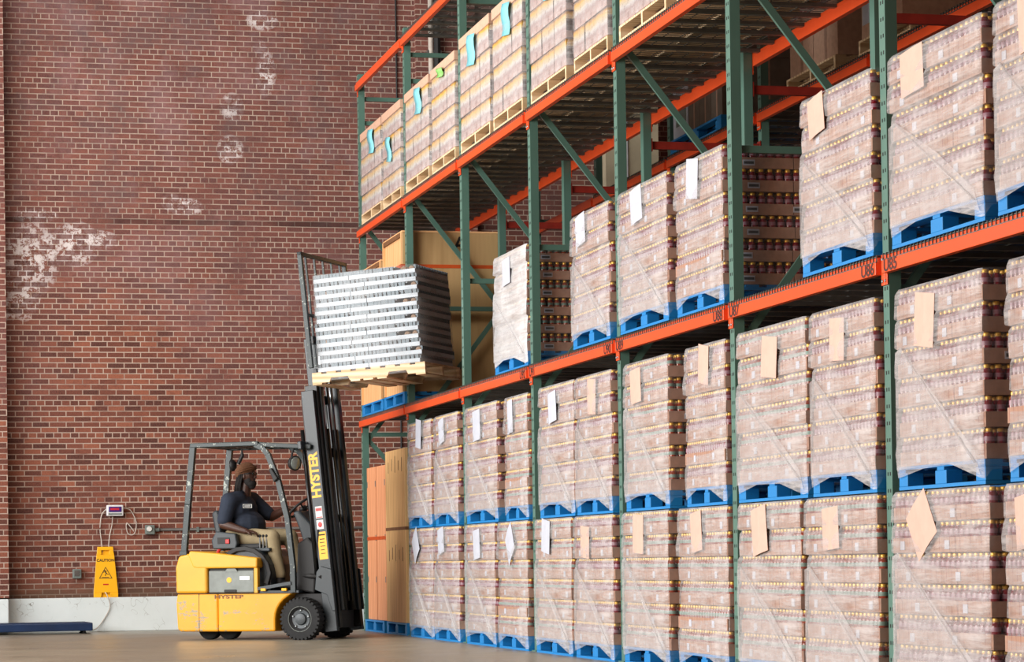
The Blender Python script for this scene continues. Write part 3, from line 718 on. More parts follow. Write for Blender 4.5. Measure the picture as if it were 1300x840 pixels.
# ------------------------------------------------------------------ crates in the first bay
def crate(name, label, y_far, y_near, z0, z1, x0, x1, front, endm, batten=True, letter=None, strapz=None):
    t = thing(name, label, 'crate', (x0, y_far, z0)); X = x1 - x0; Y = y_far - y_near; Z = z1 - z0
    MB().box(0, .018, -Y + .018, -.018, 0, Z - .02).build('front_panel', front, t)
    MB().box(0, X, -Y, -Y + .018, 0, Z).build('side_panel', endm, t)
    MB().box(0, X, -.018, 0, 0, Z).build('side_panel', endm, t)
    MB().box(X - .018, X, -Y + .018, -.018, 0, Z - .02).build('back_panel', endm, t)
    MB().box(-.012, X + .01, -Y - .01, .01, Z, Z + .02).build('lid', front, t, bevel=.003)
    MB().box(-.022, 0, -.05, 0, 0, Z).build('batten', front, t)
    MB().box(-.022, 0, -Y, -Y + .03, 0, Z).build('batten', front, t)
    if batten: MB().box(-.022, 0, -Y + .03, -.05, Z - .05, Z).build('batten', M['plyedge'], t)
    if letter: text('stencil_letter', letter, .22, M['ink'], t, face_m((X * .57, -Y - .001, Z - .13), (1, 0, 0), (0, 0, 1)), bold=.004)
    if strapz:
        for z in strapz:
            s = MB().box(-.026, X + .004, -Y - .004, -Y - .001, z, z + .04).box(-.027, -.023, -Y, 0, z, z + .04); s.build('strap', M['strap'], t)
    return t
ZP = Z1 + .016
for k, (a, b) in enumerate(((31.87, 30.52), (30.42, 29.2))):
    p = get_blue(); p.location = (L - .03, a, ZP); p.scale = (1, (a - b) / 1.25, 1); tag(p, ('blue pallet under the far plywood crate behind the raised load', 'blue pallet under the plywood crate lettered A')[k], 'pallet', 'blue pallets on the lower beams')
crate('plywood_crate', 'shorter pale plywood crate in the far corner of the lower beams', 31.86, 30.54, ZP + .142, 4.38, L - .02, L + 1.1, M['plypale'], M['ply'])
crate('plywood_crate', 'big tan plywood crate stencilled A on the lower beams', 30.36, 29.24, ZP + .142, 4.56, L - .02, L + 1.14, M['plypale'], M['ply'], letter='A', strapz=(1.4,))
for k, (a, b) in enumerate(((31.85, 30.6), (30.45, 29.23))):
    p = get_blue(); p.location = (L - .03, a, 0); p.scale = (1, (a - b) / 1.25, 1); tag(p, ('blue pallet on the floor under the orange plywood crate', 'blue pallet on the floor under the golden plywood crate')[k], 'pallet', 'blue pallets on the floor')
t = thing('standing_crate', 'tall orange plywood crate of two boards held by a strap', 'crate', (L + .0, 31.8, .142))
for y in (0, -.62): MB().box(0, .9, y - .585, y - .015, 0, 1.84).build('board_panel', M['plyorange'], t, bevel=.004)
MB().box(.02, .88, -.64, -.58, 0, 1.8).build('spacer', M['plyedge'], t)
MB().box(-.004, .0, -1.2, -.015, .96, 1.0).build('strap', M['strap'], t)
for z in (.45, .95, 1.6):
    for y in (-.04, -.56, -1.16): MB().box(-.003, 0, y - .025, y + .005, z, z + .07).build('hinge_plate', M['boxgrey'], t)
t = thing('standing_crate', 'tall golden plywood crate right of the orange one', 'crate', (L - .03, 30.42, .142))
MB().box(0, 1.0, -1.17, 0, 0, 1.06).build('lower_panel', M['plygold'], t, bevel=.003)
MB().box(0, 1.0, -1.17, 0, 1.09, 1.98).build('upper_panel', M['plygold'], t, bevel=.003)
MB().box(-.003, 1.002, -1.172, .002, 1.055, 1.09).build('strap', M['plyedge'], t)
mk = MB()
for k in range(5):
    for z in (.7, 1.72): mk.box(-.0025, 0, -.2 - k * .2, -.185 - k * .2, z + .02 * (k % 2), z + .13 + .03 * (k % 3))
mk.build('lifting_slots', M['ink'], t)

# ------------------------------------------------------------------ goods on the rear rack
def carton_pile(label, x, y, z, nx, ny, nz, s, m):
    for i in range(nx):
        for j in range(ny):
            for k in range(nz):
                c = MB().box(0, s[0] - .01, -s[1] + .01, 0, 0, s[2] - .004).box(s[0] * .45, s[0] * .55, -s[1] + .0085, -.0 - s[1] + .011, 0, s[2] - .004, 1).box(-.0012, .001, -s[1] * .55, -s[1] * .45, 0, s[2] - .004, 1)
                o = c.build('carton', [M[m], M['kraft']]); o.location = (x + i * s[0], y - j * s[1], z + k * s[2])
                yield i, j, k, o
ZR = 5.01; XR = X2 - .02
p = get_blue(); p.location = (XR, 26.15, ZR); p.scale = (1, 1.35, 1); tag(p, 'dark blue pallet in the shade high on the rear rack', 'pallet')
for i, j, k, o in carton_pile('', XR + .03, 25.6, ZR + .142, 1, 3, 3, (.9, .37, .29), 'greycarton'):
    tag(o, f'grey-brown carton on the shaded blue pallet, {("bottom", "middle", "top")[k]} row, {ORD[j]} from the left', 'carton', 'cartons on the shaded blue pallet')
o = tag(MB().box(0, .4, -.5, 0, 0, .5).box(-.002, 0, -.45, -.1, .12, .34, 1).build('white_carton', [M['paper'], M['boxgrey']], bevel=.004), 'small white carton at the left end of the shaded blue pallet', 'carton'); o.location = (XR + .03, 26.13, ZR + .142)
for q, (a, b, lab) in enumerate(((22.55, 21.3, 'wooden pallet in shade under the tan cartons on the rear rack'), (20.75, 19.6, 'wooden pallet in shade at the top edge of the rear rack'))):
    p = copy_tree(wood0); p.location = (XR, a, ZR); p.scale = (1, (a - b) / 1.25, 1); tag(p, lab, 'pallet', 'wooden pallets on the rear rack')
for i, j, k, o in carton_pile('', XR + .02, 22.5, ZR + .128, 1, 2, 1, (.95, .61, .5), 'kraftpale'):
    tag(o, f'tan cardboard carton on the rear rack, the {("farther", "nearer")[j]} of the two', 'carton', 'tan cartons on the rear rack')
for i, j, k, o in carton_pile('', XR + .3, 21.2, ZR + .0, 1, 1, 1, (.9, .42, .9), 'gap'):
    tag(o, 'tall dark carton between the tan cartons and the white-labelled carton', 'carton')
o = tag(MB().box(0, .6, -.9, 0, 0, .55).box(-.002, 0, -.62, -.02, .12, .5, 1).box(-.004, -.002, -.42, -.2, .22, .3, 2).build('carton', [M['kraftpale'], M['paper'], M['ink']]), 'carton with a large white label behind the seventh upright frame', 'carton'); o.location = (XR + .02, 20.72, ZR + .128)

# ------------------------------------------------------------------ forklift
OX, OY, PH = 4.7473, 28.8423, .586
TRK = dict(loc=(OX, OY, 0), rz=-PH)
ft = thing('forklift', 'yellow counterbalance forklift with raised mast in front of the brick wall', 'forklift', **TRK)
W2 = .5
body = MB()
arc = [(.0 + .31 * cos(a), .225 + .29 * sin(a)) for a in [R(180 - 12 * i) for i in range(8)]]
side_poly = [(-1.5, .12), (-1.46, .095), (-.31, .095)] + arc + [(-.02, .515), (-1.5, .515), (-1.515, .4)]
body.prism([(-1.5, .12), (-1.46, .095), (-1.0, .095), (-1.0, .515), (-1.5, .515), (-1.515, .4)], -W2, W2)
body.prism([(-1.0, .095), (-.31, .095)] + arc[:6] + [(-.1, .515), (-1.0, .515)], -W2, W2)
body.build('chassis', M['yellow'], ft, bevel=.02)
MB().box(-1.233, -1.229, -W2 - .002, -W2 + .01, .1, .51).build('panel_seam', M['ink'], ft)
MB().box(-1.5, -.1, -W2 - .002, -W2 + .01, .508, .515).build('panel_seam', M['ink'], ft)
cw = MB().prism([(-1.515, .515), (-1.13, .515), (-1.13, .93), (-1.38, .955), (-1.48, .93), (-1.52, .8)], -W2, W2); cw.build('counterweight', M['yellow2'], ft, bevel=.03, seg=3)
hd = MB().prism([(-1.36, .93), (-1.30, .80), (-1.24, .79), (-.52, .79), (-.515, .9), (-1.0, .955), (-1.34, .985)], -W2 - .004, W2 + .004); hd.build('battery_hood', M['yellow2'], ft, bevel=.018, seg=3)
hd = MB().box(-.56, -.515, -W2, -W2 + .06, .515, .79).box(-.56, -.515, W2 - .06, W2, .515, .79); hd.build('hood_post', M['yellow2'], ft, bevel=.006)
bt = MB().box(-1.12, -.57, -W2 + .02, W2 - .02, .52, .765).build('battery', M['battery'], ft, bevel=.012)
MB().box(-1.13, -.56, -W2 + .05, W2 - .05, .765, .79).build('battery_top', M['black'], ft)
MB().prism([(-.92, .75), (-.76, .75), (-.79, .785), (-.89, .785)], -W2 + .012, -W2 + .02).build('lifting_lug', M['battery'], bt)
MB().lathe([(.03, 0), (.03, .003)], (-.87, -W2 + .02, .66), (0, -1, 0), 16).build('yellow_sticker', M['signyellow'], bt)
MB().box(-.74, -.62, -W2 + .017, -W2 + .02, .66, .70).build('data_plate', M['decalwhite'], bt)
MB().box(-.93, -.78, -W2 + .012, -W2 + .02, .525, .555).build('latch', M['black'], bt, bevel=.004)
text('faded_maker_name', 'HYSTER', .055, M['plyedge'], ft, face_m((-.86, -W2 - .001, .475), (1, 0, 0), (0, 0, 1)), xs=1.9, bold=.002)
# footwell, step and bulkhead
MB().box(-.52, -.04, -W2 + .03, W2 - .03, .515, .54).build('floor_plate', M['plastic'], ft)
MB().bar((-.52, -W2 + .01, .56), (-.12, -W2 + .01, .62), .02, .035).build('step_edge', M['plastic'], ft)
for x in (-.45, -.2): MB().box(x - .03, x + .03, -W2 - .004, -W2 + .03, .535, .565).build('yellow_latch', M['signyellow'], ft, bevel=.005)
MB().prism([(-.12, .54), (.1, .5), (.14, 1.0), (.02, 1.12), (-.1, 1.05)], -.36, .4).build('front_bulkhead', M['black'], ft, bevel=.02)
MB().prism([(-.22, 1.4), (-.14, 1.42), (.04, 1.22), (.08, 1.02), (-.08, 1.02), (-.14, 1.2)], -.22, .26).build('dash_cowl', M['plastic'], ft, bevel=.03, seg=3)
# seat plinth with curved fender look
sp = [(-.98, .955)] + [(-.72 + .3 * cos(a), .72 + .3 * sin(a)) for a in [R(140 - 20 * i) for i in range(8)]] + [(-.42, .54), (-.98, .54)]
MB().prism(sp, -.36, .36).build('seat_base', M['plastic'], ft, bevel=.02)
MB().prism([(-.98, .975)] + [(-.74 + .34 * cos(a), .70 + .33 * sin(a)) for a in [R(125 - 20 * i) for i in range(7)]] + [(-.44, .6), (-.5, .62)] + [(-.74 + .29 * cos(a), .70 + .28 * sin(a)) for a in [R(5 + 20 * i) for i in range(7)]], -.40, -.36).build('fender_trim', M['black'], ft, bevel=.008)
seat = MB().prism([(-1.12, .99), (-.62, 1.0), (-.58, 1.03), (-.6, 1.06), (-1.0, 1.055), (-1.12, 1.05)], -.25, .25).build('seat_cushion', M['black'], ft, bevel=.02)
MB().prism([(-1.13, 1.04), (-1.06, 1.02), (-1.11, 1.42), (-1.16, 1.44), (-1.2, 1.4)], -.24, .24).build('seat_back', M['plastic'], ft, bevel=.025, seg=3)
ar = MB().prism([(-1.14, 1.0), (-.86, 1.0), (-.84, 1.06), (-.86, 1.17), (-1.1, 1.2), (-1.16, 1.1)], -.33, -.26).build('hip_restraint', M['plastic'], ft, bevel=.015)
MB().box(-1.08, -.93, -.334, -.33, 1.06, 1.13).build('recess', M['black'], ar, bevel=.01)
MB().box(-.98, -.93, -.345, -.334, 1.06, 1.11).build('red_buckle', M['red'], ar, bevel=.006)
MB().tube([(-1.1, -.3, .95), (-1.06, -.3, 1.02)], .02, 8).build('red_belt_stalk', M['red'], ft)
# steering
t = MB().tube([(.02, 0, 1.2), (-.13, .0, 1.40)], .035, 10).build('steering_column', M['black'], ft, True)
ax = Vector((-.62, 0, .78)).normalized(); Mx = rot_to(ax); c = Vector((-.2, 0, 1.455))
sw = MB(); sw.tube([c + Mx @ Vector((.17 * cos(q), .17 * sin(q), 0)) for q in [2 * pi * i / 28 for i in range(28)]], .014, 8, 0, True)
for k in range(3): q = 2 * pi * k / 3 + .4; sw.tube([c - ax * .03, c + Mx @ Vector((.17 * cos(q), .17 * sin(q), 0))], .010, 6)
sw.lathe([(.04, -.05), (.045, -.01), (.03, 0)], c, ax, 14)
sw.build('steering_wheel', M['black'], ft, True)
for k in range(3):
    lv = MB().tube([(-.60 + .04 * k, -.25, 1.0), (-.60 + .04 * k, -.25, 1.13)], .009, 8).build('control_lever', M['steel'], ft)
    MB().ball((-.60 + .04 * k, -.25, 1.14), .017).build('knob', M['black'], lv, True)
MB().box(-.78, -.46, -.30, -.20, .97, 1.01).build('lever_console', M['plastic'], ft, bevel=.01)
# overhead guard
def gpost(y):
    return [(-1.425, y, .95), (-1.37, y, 1.5), (-1.30, y, 2.14)], [(-.1, y, .52), (-.105, y, .8), (-.165, y, 1.33), (-.27, y, 1.74), (-.39, y, 2.03), (-.45, y, 2.10), (-.54, y, 2.14)]
for s in (-1, 1):
    a, b = gpost(s * .46); nm = ('near', 'far')[s > 0]
    m1 = MB()
    for p, q in zip(a, a[1:]): m1.bar(p, q, .05, .07)
    m1.build('rear_pillar', M['guard'], ft, bevel=.006)
    m2 = MB()
    for p, q in zip(b, b[1:]): m2.bar(p, q, .05, .055)
    for p in b[1:-1]: m2.ball(p, (.028, .026, .028))
    m2.build('front_pillar', M['guard'], ft)
    MB().bar((-1.33, s * .46, 2.15), (-.5, s * .46, 2.15), .055, .05).build('roof_rail', M['guard'], ft, bevel=.008)
    MB().bar((-.5, s * .44, 2.14), (.1, s * .40, 2.10), .045, .05).build('mast_strut', M['guard'], ft, bevel=.008)
    MB().box(-1.47, -1.38, s * .46 - .035, s * .46 + .035, .94, .99).build('pillar_foot', M['guard'], ft, bevel=.006)
for k in range(7):
    x = -1.31 + k * .135; MB().bar((x, -.45, 2.15), (x, .45, 2.15), .03, .035).build('roof_bar', M['guard'], ft)
MB().prism([(-.30, 1.72), (-.36, 1.86), (-.33, 1.88), (-.25, 1.76)], -.52, -.47).build('grab_handle', M['black'], ft, bevel=.01)
# lamps
lp = MB().lathe([(.03, 0), (.075, .03), (.085, .07), (.08, .075)], (-.12, -.44, 1.93), (.9, -.45, -.1), 18).build('work_lamp', M['black'], ft, True)
MB().lathe([(.07, 0), (.06, .008)], Vector((-.12, -.44, 1.93)) + Vector((.9, -.45, -.1)).normalized() * .076, (.9, -.45, -.1), 18).build('lens', M['lens'], lp, True)
MB().tube([(-.12, -.44, 1.99), (-.10, -.42, 2.1)], .012, 8).build('lamp_bracket', M['black'], ft)
lp = MB().lathe([(.03, 0), (.065, .03), (.07, .06), (.065, .065)], (-.86, -.28, 1.93), (-.95, -.3, -.05), 18).build('rear_lamp', M['black'], ft, True)
MB().lathe([(.058, 0), (.05, .008)], Vector((-.86, -.28, 1.93)) + Vector((-.95, -.3, -.05)).normalized() * .066, (-.95, -.3, -.05), 18).build('lens', M['mirror'], lp, True)
MB().tube([(-.84, -.28, 1.94), (-.80, -.26, 2.03), (-.80, -.26, 2.13)], .022, 8).build('lamp_bracket', M['black'], ft)
# wheels
def wheel(y, side_, r=.228, w=.15):
    mb = MB(); s = side_
    mb.lathe([(r * .3, -w / 2 + .06), (r * .62, -w / 2), (r * .93, -w / 2), (r, -w / 2 + .02), (r, w / 2 - .02), (r * .93, w / 2), (r * .62, w / 2), (r * .3, w / 2 - .06)], (0, y, r), (0, 1, 0), 40)
    for k in range(30):
        a = 2 * pi * k / 30
        for sgn in (-1, 1):
            c = Vector((r * 1.0 * cos(a), y + sgn * w * .27, r + r * 1.0 * sin(a))); d = Vector((cos(a), 0, sin(a)))
            mb.bar(c - d * .03, c + d * .006, .026, w * .48, 0, (0, 1, 0))
    ty = mb.build('tyre', M['tyre'], ft)
    rm = MB().lathe([(r * .62, -w / 2 + .002), (r * .62, w / 2 - .015), (r * .58, w / 2 - .01), (r * .54, w / 2 - .03), (r * .3, w / 2 - .035), (r * .26, w / 2 - .01), (r * .1, w / 2)], (0, y, r), (0, s, 0), 30).build('rim', M['rim'], ft, True)
    rm.data.set_sharp_from_angle(angle=R(35))
    for k in range(5):
        a = 2 * pi * k / 5 + .3; MB().lathe([(.012, 0), (.012, .016), (.006, .02)], (r * .42 * cos(a), y + s * (w / 2 - .036), r + r * .42 * sin(a)), (0, s, 0), 6).build('wheel_nut', M['steel'], rm)
    MB().tube([(r * .6 * cos(q), y + s * (w / 2 - .004), r + r * .6 * sin(q)) for q in [2 * pi * i / 30 for i in range(30)]], .004, 6, 0, True).build('rim_edge', M['battery'], rm)
wheel(-.46, -1); wheel(.46, 1)
for x in (-1.24, -1.0):
    MB().lathe([(.05, -.06), (.12, -.06), (.128, -.045), (.128, .045), (.12, .06), (.05, .06)], (x, -.2, .128), (0, 1, 0), 26).build('rear_wheel', M['tyre'], ft, True)
MB().box(-1.3, -.93, -.3, .3, .1, .2).build('rear_axle', M['black'], ft)
MB().prism([(-.3, .1), (.3, .12), (.3, .5), (-.12, .5)], -.36, .36).build('front_axle_housing', M['black'], ft)
# mast group, leaned back
TILT = Matrix.Translation((.22, 0, .15)) @ Matrix.Rotation(-.097, 4, 'Y') @ Matrix.Translation((-.22, 0, -.15))
def mb_t(mb, *a, **k): return mb.xf(TILT).build(*a, **k)
for s in (-1, 1):
    y0, y1 = sorted((s * .37, s * .31))
    mb_t(MB().box(.22, .365, y0, y1, .08, 2.72), 'outer_mast_rail', M['mastpaint'], ft, bevel=.005)
    y0, y1 = sorted((s * .305, s * .25)); mb_t(MB().box(.24, .385, y0, y1, .12, 2.78), 'middle_mast_rail', M['mastblack'], ft, bevel=.005)
    y0, y1 = sorted((s * .245, s * .2)); mb_t(MB().box(.26, .405, y0, y1, .3, 3.3), 'inner_mast_rail', M['mastpaint'], ft, bevel=.005)
    mb_t(MB().tube([(.19, s * .37, .6), (.19, s * .37, 2.3)], .022, 10), 'hydraulic_pipe', M['mastblack'], ft, True)
    mb_t(MB().tube([(.205, s * .3, 1.2), (.205, s * .3, 2.66)], .02, 10), 'lift_ram', M['steel'], ft, True)
    mb_t(MB().tube([(.36, s * .12, .3), (.36, s * .12, 2.3)], .04, 12), 'lift_cylinder', M['mastblack'], ft, True)
    mb_t(MB().tube([(.36, s * .12, 2.3), (.36, s * .12, 3.0)], .022, 12), 'chrome_ram', M['steel'], ft, True)
    mb_t(MB().box(.39, .402, s * .05 - .015, s * .05 + .015, .4, 3.0), 'lift_chain', M['mastblack'], ft)
    mb_t(MB().prism([(.16, .55), (.30, .48), (.34, .30), (.38, .30), (.38, .75), (.26, .80), (.20, .74)], s * .39 - .012, s * .39 + .012), 'mast_bracket', M['mastpaint'], ft, bevel=.006)
    mb_t(MB().tube([(-.15, s * .3, .75), (.26, s * .38, .68)], .03, 10), 'tilt_cylinder', M['black'], ft, True)
for z, n in ((.3, .1), (1.3, .08), (2.6, .1)): mb_t(MB().box(.235, .26, -.33, .33, z, z + n), 'mast_crossmember', M['mastpaint'], ft, bevel=.004)
for z in (.5, 2.0, 3.18): mb_t(MB().box(.30, .33, -.21, .21, z, z + .1), 'mast_crossmember', M['mastblack'], ft, bevel=.004)
mb_t(MB().box(.18, .23, -.52, -.38, 2.08, 2.17), 'guard_mount', M['mastpaint'], ft, bevel=.01)
cr = mb_t(MB().box(.455, .49, -.5, .5, 2.83, 2.93).box(.455, .49, -.5, .5, 3.2, 3.29).box(.40, .455, -.24, -.18, 2.8, 3.3).box(.40, .455, .18, .24, 2.8, 3.3), 'carriage', M['mastblack'], ft, bevel=.004)
br = MB().box(.45, .50, -.62, -.575, 2.93, 4.2).box(.45, .50, .575, .62, 2.93, 4.2).box(.45, .50, -.62, .62, 4.16, 4.2).box(.455, .495, -.6, .6, 3.5, 3.53)
mb_t(br, 'load_backrest', M['guard'], ft, bevel=.004)
for k in range(5):
    y = -.46 + k * .23; mb_t(MB().box(.465, .485, y - .012, y + .012, 2.95, 4.17), 'backrest_bar', M['guard'], ft)
FT = Matrix.Translation((.22, 0, .15)) @ Matrix.Rotation(-.06, 4, 'Y') @ Matrix.Translation((-.22, 0, -.15))
for s in (-1, 1):
    MB().prism([(.40, 2.80), (.45, 2.80), (.45, 2.805), (1.5, 2.825), (1.5, 2.84), (.5, 2.85), (.45, 2.9), (.45, 3.25), (.41, 3.25)], s * .25 - .055, s * .25 + .055).xf(Matrix.Translation((-.075, 0, 0)) @ FT @ Matrix.Translation((0, 0, 0))).build('fork', M['steel'], ft, bevel=.003)
# lettering and decals on the mast side
def on_mast(x, z, y=-.3715): return TILT @ face_m((x, y, z), (0, 0, 1), (-1, 0, 0)) if 0 else TILT @ face_m((x, y, z), (0, 0, 1), (-1, 0, 0))
text('maker_name', 'HYSTER', .145, M['signyellow'], ft, on_mast(.29, 1.79), bold=.006, xs=.98)
mb_t(MB().box(.25, .33, -.3725, -.3705, 1.32, 1.45), 'warning_decal', M['decalwhite'], ft)
mb_t(MB().box(.255, .325, -.3735, -.372, 1.40, 1.43).box(.255, .325, -.3735, -.372, 1.325, 1.335), 'decal_red_band', M['red'], ft)
mb_t(MB().box(.25, .33, -.3725, -.3705, 1.20, 1.30), 'warning_decal', M['decalwhite'], ft)
mb_t(MB().ball((.29, -.3725, 1.25), (.025, .002, .03)), 'decal_red_spot', M['red'], ft)
yd = mb_t(MB().box(.245, .345, -.3725, -.3705, .87, 1.17), 'yellow_decal', M['signyellow'], ft)
mb_t(MB().box(.26, .335, -.3735, -.372, 1.13, 1.145).box(.27, .325, -.3735, -.372, 1.085, 1.095).box(.265, .32, -.3735, -.372, 1.05, 1.058).box(.27, .325, -.3735, -.372, 1.01, 1.018).box(.27, .315, -.3735, -.372, .97, .978).box(.27, .32, -.3735, -.372, .93, .938), 'decal_print', M['ink'], yd)
# hoses
for k in range(2):
    MB().tube([(.0, -.1 + k * .05, 1.0), (.08, -.2, .9), (.13, -.36, .75 + .05 * k), (.16, -.37, 1.2)], .012, 8).build('hose', M['black'], ft, True)

# ------------------------------------------------------------------ load on the forks
TL = Matrix.Translation((.2, -.56, 2.775)) @ Matrix.Rotation(-.058, 4, 'Y')
tw = thing('timber_pallet', 'pale notched wooden pallet lifted on the forklift forks', 'pallet', **TRK)
PX, PY = 1.32, 1.04
for k in range(3):
    y = k * (PY - .04) / 2
    pr = [(0, 0), (.2, 0), (.22, .045), (.42, .045), (.44, 0), (.88, 0), (.9, .045), (1.1, .045), (1.12, 0), (PX, 0), (PX, .095), (0, .095)]
    mb = MB().prism([(0, .0), (.2, .0), (.22, .045), (.22, .095), (0, .095)], y, y + .04).prism([(.42, .045), (.44, 0), (.88, 0), (.9, .045), (.9, .095), (.42, .095)], y, y + .04).prism([(1.1, .045), (1.12, 0), (PX, 0), (PX, .095), (1.1, .095)], y, y + .04).box(.22, .42, y, y + .04, .045, .095).box(.9, 1.1, y, y + .04, .045, .095)
    mb.xf(TL).build('stringer', M['palletwood'], tw)
for k in range(8):
    x = k * (PX - .11) / 7; MB().box(x, x + .11, -.0, PY, .0955, .115).xf(TL).build('top_board', M['palletwood'], tw)
for k in range(5):
    x = (0, .45, .6, .76, 1.21)[k]; MB().box(x, x + .11, 0, PY, -.018, -.0005).xf(TL).build('bottom_board', M['palletwood'], tw)
tb = thing('white_bundle_load', 'film-wrapped stack of white bundled tubing raised on the forks', 'bundle stack', **TRK)
TB = TL @ Matrix.Translation((.07, .03, .118)); BX, BY = 1.20, .96; rnd = random.Random(3); nl = 12; lh = 1.05 / nl
for k in range(nl):
    z = k * lh; sl = MB(); off = rnd.uniform(-.02, .02); odd = k % 2
    x = 0
    for seg in ((.42, .83 - short) if odd else (.6, .65)):       # long flat lower boards with butt joints
        sl.box(x + off + .003, min(x + seg, BX) + off - .003, 0, BY, z, z + .046); x += seg
    short = (.0, .12, .0, .24)[k % 4]
    sl.box(off + short * .3, BX + off - short, .02, BY - .02, z + .074, z + lh - .001)
    ly = sl.xf(TB).build('board_layer', M['whitebar'], tb, bevel=.003)
    tu = MB(); n = 24
    for i in range(n):
        xx = .02 + (BX - .06 - short) * i / (n - 1) + off + rnd.uniform(-.008, .008); rr_ = rnd.uniform(.014, .022)
        for yy in (.012, BY - .03): tu.box(xx - rr_, xx + rr_, yy - .008, yy + .02, z + .046, z + lh)
    for i in range(20):
        yy = .02 + (BY - .05) * i / 19
        for xx in (.0, BX - .03): tu.box(xx + off, xx + off + .03, yy, yy + .025, z + .046, z + lh)
    tu.xf(TB).build('spacer_row', M['bundle'], ly)
    if short:
        ro = MB()
        for i in range(2 if short > .15 else 1):
            xx = BX - .045 - i * .09 + off; ro.lathe([(.016, 0), (.03, 0), (.031, .9), (.016, .9)], (xx, .01, z + .05), (0, 1, 0), 14)
        if k % 3 == 0: ro.lathe([(.016, 0), (.03, 0), (.031, .9), (.016, .9)], (.12 + off, .006, z + .05), (0, 1, 0), 14)
        ro.xf(TB).build('tube_roll', M['tubeend'], ly, True)
wp = MB(); prof = []
ringv = []; zz = [(-.1, .03), (0, .012), (.3, .006), (.55, .008), (.8, .004), (1.055, .003)]
for z, o in zz:
    c_ = .03; pts = [(-o, -o), (BX * .5, -o - .003), (BX + o, -o), (BX + o + .004, BY * .5), (BX + o, BY + o), (BX * .5, BY + o), (-o, BY + o), (-o, BY * .5)]
    ringv += [(a, b, z + (-.03 if (z < 0 and i == 4) else 0)) for i, (a, b) in enumerate(pts)]
wp.v = ringv; n = 8
for i in range(len(zz) - 1):
    for k in range(n): wp.f.append((i * n + k, i * n + (k + 1) % n, (i + 1) * n + (k + 1) % n, (i + 1) * n + k)); wp.m.append(0)
wp.xf(TB).build('stretch_wrap', M['film_shaded'] if 0 else film('clear_film_load', .05, .3), tb, True)

# ------------------------------------------------------------------ driver
dr = thing('person', 'man in brown beanie, navy polo and khakis seated driving the forklift', 'person', **TRK)
hx, hy, hz = -.868, -.0, 1.815
def hand(mb, wrist, fwd_, palm_n, curl, thumb_side, closed=False):
    w = Vector(wrist); f = Vector(fwd_).normalized(); n = Vector(palm_n).normalized(); s_ = f.cross(n).normalized()
    c = w + f * .055; Mh = Matrix((f, s_, n)).transposed()
    mb.ball(c, (.055, .042, .018), 0, 14, 9, Mh); mb.limb([(*w, .026), (*(w + f * .03), .026)])
    for k, (o, ln) in enumerate(((-.030, .072), (-.010, .080), (.010, .076), (.029, .060))):
        b = w + f * .092 + s_ * o; a1 = curl * .7; a2 = curl * 1.7; a3 = curl * 2.5
        p = [b]; 
        for a_, l_ in ((a1, .42), (a2, .32), (a3, .26)): p.append(p[-1] + (f * cos(a_) + n * sin(a_)) * ln * l_)
        mb.limb([(*q, .0095 - .0012 * i) for i, q in enumerate(p)])
    b = w + f * .03 + s_ * thumb_side * .034; q = b + (f * .6 + s_ * thumb_side * .6 + n * .3).normalized() * .035; e = q + (f * .85 + n * .5).normalized() * .032
    mb.limb([(*b, .014), (*q, .0115), (*e, .0095)])
bd = MB()
bd.ball((hx, hy, hz + .015), (.098, .078, .112)); bd.ball((hx + .025, hy, hz - .05), (.072, .06, .07))       # skull, jaw
bd.ball((hx + .098, hy, hz - .015), (.017, .017, .02)); bd.limb([(hx + .088, hy, hz + .03, .012), (hx + .105, hy, hz - .012, .014)])
bd.ball((hx + .075, hy, hz + .045), (.02, .05, .012)); bd.ball((hx + .085, hy, hz - .05), (.016, .026, .008)); bd.ball((hx + .082, hy, hz - .063), (.016, .022, .008))
for s in (-1, 1): bd.ball((hx - .005, hy + s * .078, hz - .005), (.018, .01, .03))
bd.limb([(-.90, 0, 1.60, .07), (-.885, 0, 1.70, .062), (hx, 0, 1.76, .06)])
bd.limb([(-.93, 0, 1.42, .14), (-.93, 0, 1.54, .11)]); bd.limb([(-.97, 0, 1.12, .13), (-.93, 0, 1.3, .14)])
RS, RE, RW = (-.975, -.235, 1.53), (-1.015, -.315, 1.275), (-.75, -.30, 1.195)
LS, LE, LW = (-.915, .215, 1.545), (-.70, .27, 1.36), (-.455, .17, 1.445)
for S_, E_, W_ in ((RS, RE, RW), (LS, LE, LW)):
    bd.limb([(-.93, S_[1] * .4, 1.56, .09), (*S_, .078), (*E_, .052)]); bd.limb([(*E_, .052), (*[E_[i] * .65 + W_[i] * .35 for i in range(3)], .049), (*W_, .034)])
hand(bd, RW, (.95, .25, -.12), (-.1, .1, -1), .5, -1)
hand(bd, LW, (.75, -.45, .1), (.15, .1, -1), .75, -1)
RH, RK, RF = (-.96, -.12, 1.13), (-.49, -.17, 1.12), (-.40, -.17, .66)
LH, LK, LF = (-.96, .12, 1.13), (-.43, .17, 1.13), (-.28, .17, .66)
for a, b, c_ in ((RH, RK, RF), (LH, LK, LF)):
    bd.limb([(*a, .10), (*b, .062)]); bd.limb([(*b, .062), (*[b[i] * .6 + c_[i] * .4 for i in range(3)], .055), (*c_, .04)])
remesh(bd, 'body', M['skin'], dr, .006, 3)
sh = MB()
sh.limb([(-.985, 0, 1.10, .145), (-.955, 0, 1.22, .162), (-.94, 0, 1.36, .16), (-.935, 0, 1.5, .135)])
sh.ball((-.875, 0, 1.26), (.21, .23, .18)); sh.ball((-.95, 0, 1.44), (.175, .235, .18)); sh.ball((-1.02, 0, 1.36), (.12, .2, .2)); sh.ball((-.90, 0, 1.46), (.13, .17, .11)); sh.ball((-.99, 0, 1.12), (.15, .2, .1))
